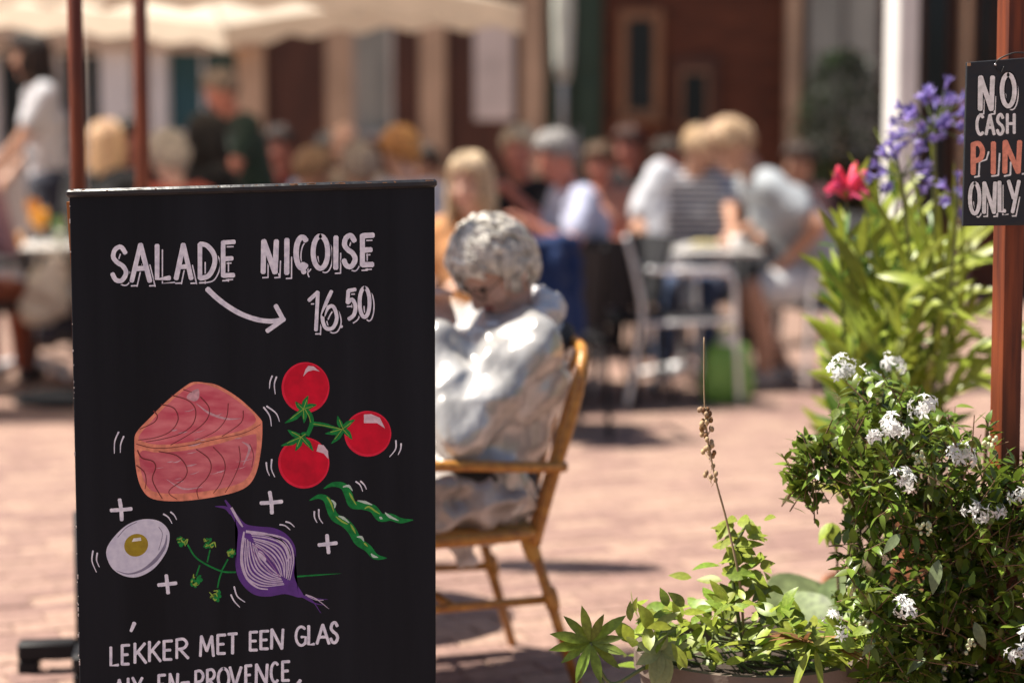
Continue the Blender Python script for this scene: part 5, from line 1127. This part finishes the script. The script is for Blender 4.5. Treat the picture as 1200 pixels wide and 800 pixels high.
# ---------------------------------------------------------------- plants
def leaf_mesh(name, wid, tipk=.55, droop=.25, fold=.18, n=6):
    """unit length leaf along +Y, folded on the midrib"""
    vs = []; fs = []
    for i in range(n + 1):
        t_ = i / n; w_ = wid * math.sin(math.pi * min(1, t_ ** tipk)) ** .9 if 0 < t_ < 1 else .004
        z = -droop * t_ * t_
        vs += [(-w_, t_, z + fold * w_), (0, t_, z), (w_, t_, z + fold * w_)]
    for i in range(n): fs += [(3 * i, 3 * i + 1, 3 * i + 4, 3 * i + 3), (3 * i + 1, 3 * i + 2, 3 * i + 5, 3 * i + 4)]
    me = bpy.data.meshes.new(name); me.from_pydata(vs, [], fs); me.update(); me.polygons.foreach_set('use_smooth', [True] * len(fs)); return me
def frame(d, up):
    d = d.normalized(); x = d.cross(up); x = x.normalized() if x.length > 1e-4 else d.orthogonal().normalized(); z = x.cross(d); return M((x, d, z)).transposed()
def leaf(parent, me, mt, pos, d, L, up=V((0, 0, 1)), name='leaf', wsc=1.0, roll=None):
    o = bpy.data.objects.new(name, me); COL.objects.link(o); o.parent = parent
    if not me.materials: me.materials.append(mt)
    R = frame(d, up)
    if roll: R = M.Rotation(roll, 3, d.normalized()) @ R
    o.matrix_local = M.Translation(pos - root_off(parent)) @ R.to_4x4() @ M.Diagonal((L * wsc, L, L, 1)); return o
def leaf_into(mb, me_v, me_f, pos, d, L, up, roll=0):
    R = frame(d, up)
    if roll: R = M.Rotation(roll, 3, d.normalized()) @ R
    mb.add([pos + R @ (V(v) * L) for v in me_v], me_f)
def raw(me): return [tuple(v.co) for v in me.vertices], [tuple(p.vertices) for p in me.polygons]
rg = random.Random(21)
def rdir(zlo=-1, zhi=1):
    a = rg.uniform(0, 6.283); z = rg.uniform(zlo, zhi); r = math.sqrt(max(0, 1 - z * z)); return V((r * math.cos(a), r * math.sin(a), z))
lf_ole = mat('oleander_leaf', (.34, .40, .05), .38, var=.25, nscale=4, transl=.35, island=.25)
lf_ole2 = mat('oleander_dark', (.10, .19, .025), .36, var=.25, nscale=4, transl=.3, island=.25)
lf_bush = mat('bush_leaf', (.125, .18, .024), .30, var=.3, nscale=9, transl=.22, island=.35)
lf_lime = mat('lime_leaf', (.32, .38, .05), .45, var=.2, nscale=5, transl=.4, island=.2)
lf_mid = mat('mid_leaf', (.20, .28, .035), .40, var=.25, nscale=6, transl=.3, island=.3)
lf_grey = mat('grey_leaf', (.17, .21, .10), .5, var=.2, nscale=6, transl=.2, island=.2)
lf_pale = mat('pale_leaf', (.30, .36, .17), .5, var=.15, nscale=4, transl=.4)
lf_dry = mat('dry_leaf', (.34, .18, .07), .7, var=.3, nscale=6, transl=.3, island=.25)
stem_g = mat('green_stem', (.12, .15, .05), .6, nscale=20); stem_b = mat('brown_stem', (.16, .09, .05), .75, nscale=20)
petal_w = mat('white_petal', (.82, .82, .80), .6, var=.05, transl=.3); petal_p = mat('pink_petal', (.90, .10, .24), .5, var=.3, nscale=30, transl=.35, island=.3); petal_v = mat('violet_petal', (.30, .24, .60), .5, var=.25, nscale=30, transl=.35, island=.3)
def pot(name, label, x, y, r, h, mt, cat='pot'):
    t_ = thing(name, label, cat, (x, y, 0)); m = MB()
    m.lathe([(.01, .002), (r * .78, .002), (r * .95, h - .04), (r * 1.0, h - .035), (r * 1.0, h), (r * .93, h), (r * .91, h - .05), (.01, h - .055)], (x, y, 0), 48, capt=True); obj('shell', m, mt, t_, sharp=40)
    m = MB(); m.lathe([(.005, h - .05), (r * .5, h - .040), (r * .905, h - .048)], (x, y, 0), 32, capb=False, capt=False); obj('soil', m, mat('potting_soil', (.05, .035, .025), .95, bump=1, bscale=60), t_)
    return t_
potm = mat('weathered_pot', (.20, .15, .12), .75, col2=(.12, .09, .07), nscale=7, bump=.3, bscale=40)
potr = mat('rust_pot', (.30, .11, .05), .7, nscale=8, bump=.3)
# --- oleander (pots sit behind the bush)
OX = P(1020, 560, 5.0).x
pot('plant_pot', 'dark rust pot of the oleander hidden behind the white flowered bush', OX + .06, 5.05, .17, .18, potr)
ole = thing('oleander', 'oleander with long pale green leaves and a red flower head left of the sign', 'shrub', (OX, 5.05, .13))
LM = [leaf_mesh('oleander_leaf_mesh', .098, .8, .18), leaf_mesh('oleander_leaf_mesh', .088, .8, .38), leaf_mesh('oleander_leaf_mesh', .10, .8, .02)]
for me in LM: me.materials.append(lf_ole)
LMd = [m_.copy() for m_ in LM]
for me in LMd: me.materials.clear(); me.materials.append(lf_ole2)
tips = [(992, 235, 4.85, 1), (1040, 330, 4.80, 0), (985, 345, 4.85, 0), (1028, 262, 5.05, 0), (1075, 330, 5.00, 0), (1108, 330, 5.05, 0), (1128, 380, 4.95, 0), (1000, 395, 4.75, 0), (1072, 262, 5.15, 0), (1056, 395, 4.70, 0), (1010, 300, 4.85, 0), (1050, 235, 5.0, 0), (1090, 300, 4.9, 0), (1115, 260, 4.95, 0), (985, 290, 4.8, 0)]
for px, py, d, fl in tips:
    tip = P(px, py, d); base = V((OX + rg.uniform(-.05, .05), 5.05 + rg.uniform(-.04, .04), .13)); mid = base.lerp(tip, .5) + V((rg.uniform(-.02, .02), 0, .02))
    path = smooth_path([base, mid, tip], 8); m = MB(); m.tube(path, [.006 - .003 * i / (len(path) - 1) for i in range(len(path))], 6); obj('stem', m, stem_g, ole)
    for wh in range(8):
        fpos = .40 + .60 * wh / 7.0; p = path[min(int(fpos * (len(path) - 1)), len(path) - 1)]; ax = (tip - mid).normalized(); a0 = rg.uniform(0, 6.28)
        for k in range(3):
            a = a0 + k * 2.09 + rg.uniform(-.3, .3); side = (M.Rotation(a, 3, ax) @ ax.orthogonal()).normalized(); up_k = .55 + .9 * fpos ** 2
            dd = (side * 1.0 + ax * (up_k * rg.uniform(.6, 1.4))).normalized(); L = rg.uniform(.11, .19) * (1.0 if wh < 6 else .75)
            leaf(ole, rg.choice(LM if rg.random() < .75 else LMd), None, p, dd, L, up=(V((-.3, -.9, .7)) + rdir() * .6))
    if fl:
        m = MB()
        for k in range(11):
            dd = (rdir(.1, 1) + V((0, 0, .4))).normalized(); st = tip + dd * rg.uniform(.015, .03); b0 = st + dd * rg.uniform(.045, .085); m2 = MB()
            m2.tube([tip, st], .0015, 5); m2.tube([st, st.lerp(b0, .45), st.lerp(b0, .8), b0], [.004, .011, .0095, .001], 8); obj('bud', m2, petal_p, ole)
        for k in range(7):
            dd = (rdir(.0, .9) + V((0, -.3, .3))).normalized(); c = tip + dd * .045; R = frame(dd, V((.3, .2, 1)))
            m2 = MB()
            for q in range(5):
                a = 6.283 * q / 5; o_ = R @ V((math.cos(a), .25, math.sin(a))); s_ = R @ V((-math.sin(a), 0, math.cos(a))); n_ = R @ V((0, 1, 0))
                m2.add([c, c + o_ * .012 + s_ * .006, c + o_ * .026 + s_ * .004 + n_ * .003, c + o_ * .026 - s_ * .006 + n_ * .003, c + o_ * .012 - s_ * .006], [(0, 1, 2, 3, 4)])
            obj('flower', m2, petal_p, ole)
# lower arching leaves
for k in range(85):
    px, py = rg.uniform(1000, 1145), rg.uniform(290, 480); p = P(px, py, rg.uniform(4.7, 5.15)); sx = (px - 1040) / 90
    leaf(ole, rg.choice(LM), None, p, V((sx * .5 + rg.uniform(-.4, .4), rg.uniform(-.6, .3), rg.uniform(-.1, .9))), rg.uniform(.11, .19), up=V((-.3, -.9, .7)) + rdir() * .5)
# --- agapanthus
AX = P(1095, 560, 4.75).x
pot('plant_pot', 'small rust pot of the violet agapanthus behind the bush', AX + .12, 5.30, .13, .33, potr)
aga = thing('agapanthus', 'violet blue agapanthus flower head beside the black sign', 'flower', (AX + .12, 5.30, .29))
fm_ = leaf_mesh('floret_petal', .2, .75, -.15, .1, 4)
fv, ff = raw(fm_); fmb = MB()
for q in range(6):
    a = 6.283 * q / 6; R = M.Rotation(a, 3, 'Y') @ M.Rotation(math.radians(38), 3, 'X')
    fmb.add([R @ (V(v) * .55) + V((0, .42, 0)) for v in fv], ff)
fmb.tube([(0, 0, 0), (0, .25, 0), (0, .45, 0)], [.05, .07, .13], 6, False)
flm = fmb.mesh('floret_mesh'); flm.materials.append(petal_v)
for (px, py, d, r, n_) in ((1095, 148, 4.62, .088, 44), (1056, 205, 4.6, .062, 20), (1122, 235, 4.55, .045, 10)):
    c = P(px, py, d); m = MB(); b0 = V((AX + .12, 5.30, .29)); path = smooth_path([b0, b0.lerp(c, .55) + V((.0, 0, .02)), c], 6); m.tube(path, .0045, 6); obj('stem', m, stem_g, aga); ms = MB()
    for k in range(n_):
        dd = (rdir(-.55, 1)).normalized(); p = c + dd * r * rg.uniform(.55, 1.05); ms.tube([c, p], .0012, 5, False); leaf(aga, flm, None, p, dd, rg.uniform(.032, .048), name='floret')
    tag(obj('pedicels', ms, stem_g, aga), kind='stuff')
SM = leaf_mesh('strap_leaf_mesh', .035, .6, .5); SM.materials.append(lf_ole)
for px, py, ex, ey in ((1085, 330, 1065, 190), (1100, 340, 1110, 200), (1070, 340, 1040, 215), (1110, 330, 1128, 235), (1090, 350, 1090, 225), (1060, 370, 1030, 290), (1120, 400, 1140, 290), (1095, 420, 1120, 300)):
    a, b_ = P(px, py, 4.8), P(ex, ey, 4.65); leaf(aga, SM, None, a, b_ - a, (b_ - a).length * 1.05, up=V((0, -1, .5)), wsc=.42 if ex == 1000 else .8)
# --- white flowered bush
BX = P(1120, 560, 3.75).x
pot('plant_pot', 'brown pot under the white flowered bush', BX, 3.78, .20, .30, potm)
bush = thing('white_flowering_bush', 'dense dark green bush with clusters of small white star flowers under the sign', 'shrub', (BX, 3.78, .26))
BM = [leaf_mesh('bush_leaf_mesh', .23, .75, .2), leaf_mesh('bush_leaf_mesh', .2, .75, .4), leaf_mesh('bush_leaf_mesh', .26, .8, .05)]
for me in BM: me.materials.append(lf_bush)
BMl = [m_.copy() for m_ in BM]
for me in BMl: me.materials.clear(); me.materials.append(lf_mid)
RAW = [raw(m_) for m_ in BM]
leaves = []; twm = MB()
def in_bush(px, py):
    top = 436 + abs(px - 1040) * .12 + (max(0, px - 1110) * .75 if px < 1190 else 60)
    left = 985 if py < 560 else 1000 - (py - 560) * .12
    if py < 560 and py > 480 and px < 985: return px > 912 and 505 < py < 572 + (px - 930) * .2
    return px > left + rg.uniform(-14, 14) and py > top and px < 1290
cent = V((BX, 3.72, .52))
clumps = []
while len(clumps) < 62:
    px, py = rg.uniform(915, 1280), rg.uniform(440, 850)
    if in_bush(px, py): clumps.append((px, py, rg.uniform(3.44, 3.85) if px > 990 else 3.6, rg.uniform(16, 34)))
clumps += [(930, 535, 3.6, 14), (955, 525, 3.6, 16), (975, 545, 3.62, 14), (940, 555, 3.6, 10), (985, 450, 3.74, 16), (1015, 465, 3.72, 18), (1050, 450, 3.85, 18), (1170, 560, 3.5, 26), (1190, 590, 3.5, 26), (1210, 560, 3.5, 26)]
for k in range(1150):
    for _ in range(30):
        if rg.random() < .80: cq = rg.choice(clumps); px, py = cq[0] + rg.gauss(0, cq[3]), cq[1] + rg.gauss(0, cq[3])
        else: cq = None; px, py = rg.uniform(905, 1290), rg.uniform(430, 860)
        if in_bush(px, py) and not (1000 < px < 1060 and 600 < py < 680 and rg.random() < .6): break
    else: continue
    d = rg.choice([rg.uniform(3.42, 3.60), rg.uniform(3.48, 3.8), rg.uniform(3.55, 4.0)])
    if cq: d = cq[2] + rg.gauss(0, .05)
    if px < 990: d = rg.uniform(3.55, 3.68)
    if px < 990 and rg.random() < .35: continue
    p = P(px, py, d); out = (p - cent); out.y -= .15; out.z += .12; out.normalize()
    tw = out * .6 + rdir(-.2, .9) * .6; tw.normalize(); L = rg.uniform(.05, .11); b0 = p - tw * L; twm.tube([b0, p], [.0016, .0009], 4, False)
    for q in range(rg.randint(6, 10)):
        f_ = q / 9; lp_ = b0.lerp(p, f_ + .1); ld = (tw * rg.uniform(.2, .9) + rdir() * .8).normalized()
        leaves.append((lp_, ld, rg.uniform(.020, .036) * (1.25 if rg.random() < .12 else 1), rg.uniform(-.6, .6)))
leaves.sort(key=lambda q: q[0].y)
vis = leaves[:]; rg.shuffle(vis); near = [q for q in vis if q[0].y < 3.62 and q[0].x < 1.0][:300]; ids = set(id(q) for q in near)
for q in near: leaf(bush, rg.choice(BM if rg.random() < .7 else BMl), None, q[0], q[1], q[2], roll=q[3])
mA, mB = MB(), MB()
for q in leaves:
    if id(q) in ids: continue
    v_, f_ = rg.choice(RAW); leaf_into(mA if rg.random() < .68 else mB, v_, f_, q[0], q[1], q[2], V((0, 0, 1)), q[3])
tag(obj('foliage', mA, lf_bush, bush), kind='stuff'); tag(obj('foliage', mB, lf_mid, bush), kind='stuff'); tag(obj('twigs', twm, stem_b, bush), kind='stuff')
for k in range(11):
    e = P(rg.uniform(1000, 1230), rg.uniform(480, 640), rg.uniform(3.6, 3.9)); m = MB(); b0 = V((BX + rg.uniform(-.05, .05), 3.78 + rg.uniform(-.05, .05), .25)); m.tube(smooth_path([b0, b0.lerp(e, .5) + V((rg.uniform(-.03, .03), 0, 0)), e], 5), .0035, 6); obj('stem', m, stem_b, bush)
e = P(925, 535, 3.62); m = MB(); b0 = P(1010, 620, 3.7); m.tube(smooth_path([b0, P(985, 565, 3.65), e], 5), .0028, 6); obj('stem', m, stem_b, bush)
GM = leaf_mesh('broad_leaf_mesh', .26, .85, .3, .12); GM.materials.append(lf_grey)
for px, py, L, dx_, dz_ in ((1100, 655, .06, -.3, -.9), (1085, 770, .045, -.8, -.3), (1142, 728, .05, .3, -.9), (1055, 625, .045, -.7, -.6), (1045, 690, .035, -.8, .2), (1025, 745, .04, -.5, -.7)):
    leaf(bush, GM, None, P(px, py, 3.42 if py > 500 else 3.6), V((dx_, -.45, dz_)), L, up=V((rg.uniform(-.6, .6), -.5, .9)), wsc=.75)
def star_cluster(px, py, d, n_, r):
    m = MB(); c0 = P(px, py, d)
    for k in range(n_):
        dd = rdir(-.4, 1); dd.y -= .35; dd.normalize(); c = c0 + dd * r * rg.uniform(.35, 1.35); R = frame((dd + rdir() * .35).normalized(), V((.2, .3, 1))); s_ = rg.uniform(.0095, .0140); a0 = rg.uniform(0, 6)
        for q in range(5):
            a = a0 + 6.283 * q / 5; o_ = R @ V((math.cos(a), 0, math.sin(a))); t_ = R @ V((-math.sin(a), 0, math.cos(a))); n__ = R @ V((0, 1, 0))
            m.add([c, c + o_ * s_ * .5 + t_ * s_ * .24 + n__ * s_ * .2, c + o_ * s_ * 1.15 - n__ * s_ * .1, c + o_ * s_ * .5 - t_ * s_ * .24 + n__ * s_ * .2], [(0, 1, 2, 3)])
        m.tube([c, c + (R @ V((0, 1, 0))) * s_ * .5], [s_ * .14, s_ * .05], 5)
    return m
for px, py, d, n_, r in ((985, 437, 3.72, 26, .026), (1020, 446, 3.74, 18, .024), (1047, 428, 3.9, 14, .022), (1084, 478, 3.82, 14, .024), (1125, 536, 3.55, 20, .022), (1046, 503, 3.62, 16, .022), (1026, 511, 3.6, 10, .016), (1056, 566, 3.55, 16, .022), (1138, 598, 3.5, 7, .014), (1152, 606, 3.5, 7, .014), (1168, 600, 3.5, 7, .013), (1196, 582, 3.5, 9, .016), (1062, 715, 3.42, 11, .022), (975, 722, 3.45, 6, .016), (983, 745, 3.44, 6, .016), (1194, 768, 3.42, 9, .02), (1204, 742, 3.44, 5, .016)):
    obj('flower_cluster', star_cluster(px, py, d if py < 450 else min(d, 3.43), n_, r), petal_w, bush)
for px, py, d in ((1084, 618, 3.48), (1012, 728, 3.44), (1078, 535, 3.56), (1135, 755, 3.42), (1160, 520, 3.6), (1000, 690, 3.48)):
    m = MB(); c0 = P(px, py, 3.42)
    for k in range(13): m.ell(c0 + rdir() * rg.uniform(.004, .016), (.0034, .0034, .004), None, 7, 5)
    obj('bud_cluster', m, mat('cream_bud', (.48, .50, .30), .5), bush)
# --- mixed planter at the bottom
PX, PY = P(878, 780, 3.63).x, 3.63
pot('planter', 'round weathered grey brown planter of mixed plants at the bottom right', PX, PY, .215, .372, potm, 'planter')
mix = thing('mixed_plants', 'mixed leafy plants with a tall dry seed stalk growing from the planter', 'plant', (PX, PY, .35))
WM = leaf_mesh('whorl_leaf_mesh', .125, 1.1, .12); WM.materials.append(lf_mid)
SMm = [leaf_mesh('small_leaf_mesh', .26, .8, .3), leaf_mesh('small_leaf_mesh', .2, .8, .15)]; SMm[0].materials.append(lf_mid); SMm[1].materials.append(lf_ole)
LMm = [leaf_mesh('lime_leaf_mesh', .25, .8, .35), leaf_mesh('lime_leaf_mesh', .22, .8, .1)]; [m_.materials.append(lf_lime) for m_ in LMm]
PMm = leaf_mesh('pale_leaf_mesh', .24, .9, .3); PMm.materials.append(lf_pale)
DMm = leaf_mesh('dry_strap_mesh', .075, .5, .45); DMm.materials.append(lf_dry)
def stalk(pts, r0, r1, mt): 
    p = smooth_path(pts, 6); m = MB(); m.tube(p, [r0 + (r1 - r0) * i / (len(p) - 1) for i in range(len(p))], 6); obj('stem', m, mt, mix); return p
# whorl on the left
c = P(692, 752, 3.45); stalk([V((PX - .12, PY - .06, .36)), P(760, 780, 3.46), P(715, 800, 3.45), c], .004, .003, stem_g)
for k in range(12):
    a = 6.283 * k / 12 + .2; dd = V((math.cos(a), -.35 + .2 * math.sin(k * 2.1), math.sin(a) * .85 + .1)); leaf(mix, WM, None, c, dd, rg.uniform(.055, .085), up=V((0, -1, .6)))
stalk([V((PX - .12, PY - .06, .36)), P(735, 830, 3.46), P(694, 775, 3.452)], .0035, .003, stem_g)
# pale drooping leaves
c = P(775, 762, 3.45); stalk([V((PX - .1, PY - .08, .36)), P(790, 770, 3.47), c], .003, .002, stem_g)
for dx_, dz_, L in ((-.6, .3, .05), (-.3, -.9, .06), (-.05, -1, .07), (.25, -.95, .06), (.7, .3, .05), (.1, .9, .04), (.9, -.3, .04), (-.8, -.3, .05)): leaf(mix, PMm, None, c, V((dx_, -.35, dz_)), L, up=V((0, -1, .5)))
# bushy middle
for k in range(300):
    px = rg.uniform(735, 1010); top = 700 + abs(px - 860) * .12 + (20 if px > 930 else 0); py = rg.uniform(top, 785); d = rg.uniform(3.40, 3.74); p = P(px, py, d)
    leaf(mix, rg.choice(SMm + ([LMm[0]] if rg.random() < .25 else [])), None, p, (rdir(-.3, .9) + V((0, -.3, .3))).normalized(), rg.uniform(.030, .060), up=V((-.3, -.5, 1)) + rdir() * .5)
for k in range(26):
    e = P(rg.uniform(770, 985), rg.uniform(720, 770), rg.uniform(3.45, 3.75)); stalk([V((PX + rg.uniform(-.12, .12), PY + rg.uniform(-.12, .12), .35)), e], .0022, .0015, stem_g)
# lime seedling and dry stalk
b0 = P(868, 740, 3.6); st = stalk([V((PX, PY, .35)), b0, P(858, 660, 3.6), P(872, 618, 3.6)], .0045, .003, stem_g)
for k in range(80):
    p = P(868 + rg.gauss(0, 17), rg.uniform(605, 715), 3.6 + rg.uniform(-.06, .06)); leaf(mix, rg.choice(LMm if rg.random() < .75 else SMm), None, p, (rdir(-.6, .7) + V((0, -.2, 0))).normalized(), rg.uniform(.028, .055), up=V((-.3, -.7, .8)) + rdir() * .5)
st = stalk([V((PX - .01, PY, .35)), P(868, 690, 3.55), P(852, 612, 3.55), P(836, 550, 3.55), P(826, 480, 3.55), P(825, 395, 3.55)], .0028, .0009, mat('dry_stem', (.34, .24, .14), .8))
for k in range(40):
    f_ = rg.random(); py = 478 + 84 * f_; px = 826 + (py - 480) * .085 + rg.uniform(-7, 7); c = P(px, py, 3.55 + rg.uniform(-.012, .012)); m = MB(); ce_ = P(826 + (py + 8 - 480) * .085, py + 8, 3.55); m.tube([ce_, c], .0008, 4, False); m.ell(c, (.0042, .0042, .0055), None, 7, 5); obj('seed_capsule', m, mat('seed_husk', (.40, .28, .16), .8, island=.3) if rg.random() < .75 else lf_dry, mix)
# strappy, partly dried leaves
c = P(948, 752, 3.46)
for k in range(20):
    a = math.radians(rg.uniform(-15, 195)); leaf(mix, DMm if rg.random() < .6 else LMm[1], None, c + V((rg.uniform(-.01, .01), 0, 0)), V((math.cos(a), -.5, math.sin(a) * .55 + .1)), rg.uniform(.06, .105), up=V((0, -.4, 1)), wsc=1.0 if rg.random() < .5 else .55)
for px, py, ex, ey in ((950, 760, 925, 815), (955, 760, 965, 812), (962, 755, 1000, 780)): a, b_ = P(px, py, 3.42), P(ex, ey, 3.38); leaf(mix, LMm[1], None, a, b_ - a, (b_ - a).length, wsc=.4)
# big round pale leaves behind
RMm = leaf_mesh('round_leaf_mesh', .42, .8, .35, .22, 10); RMm.materials.append(mat('round_pale_leaf', (.26, .34, .15), .5, var=.3, nscale=7, transl=.45))
for px, py, d, L, dx_, dz_ in ((905, 735, 4.15, .22, .75, .42), (985, 735, 4.2, .17, .3, .6), (960, 745, 4.0, .14, -.3, .5)): leaf(mix, RMm, None, P(px, py, d), V((dx_, .45, dz_)), L, up=V((-.1, -.75, .65)))
for px, py, d in ((975, 612, 3.95),):
    c = P(px, py, d); stalk([P(985, 760, 3.95), P(982, 680, 3.95), P(980, 640, 3.95), c], .003, .002, stem_b)
    for q in range(6): leaf(mix, LMm[0], None, c, V((rg.uniform(-.7, .6), -.3, rg.uniform(-1, -.1))), rg.uniform(.04, .06))
# --- dark shrub in a tub before the right window
sx = P(985, 150, 15.6); tub = pot('shrub_tub', 'dark tub of the clipped evergreen before the right window', sx.x, 15.6, .32, .5, blackm, 'pot')
ev = thing('evergreen_shrub', 'dark green evergreen standing before the pale window at the right', 'shrub', (sx.x, 15.6, .45))
m = MB(); m.tube([(sx.x, 15.6, .45), (sx.x, 15.6, 1.5)], [.03, .015], 8); obj('trunk', m, stem_b, ev); m = MB(); v_, f_ = RAW[0]
for k in range(2600):
    a = rg.uniform(0, 6.283); z = rg.uniform(0, 1); r = (.36 + .04 * math.sin(5 * a)) * math.sin(math.pi * (.12 + .80 * z)) ** .7 * rg.uniform(.45, 1.08); p = V((sx.x + r * math.cos(a), 15.6 + r * math.sin(a), .72 + 1.28 * z)); leaf_into(m, v_, f_, p, rdir(-.3, 1), rg.uniform(.05, .09), V((0, 0, 1)))
tag(obj('crown', m, mat('evergreen_leaf', (.022, .042, .014), .45, var=.3, nscale=9, transl=.1, island=.3), ev), kind='stuff')
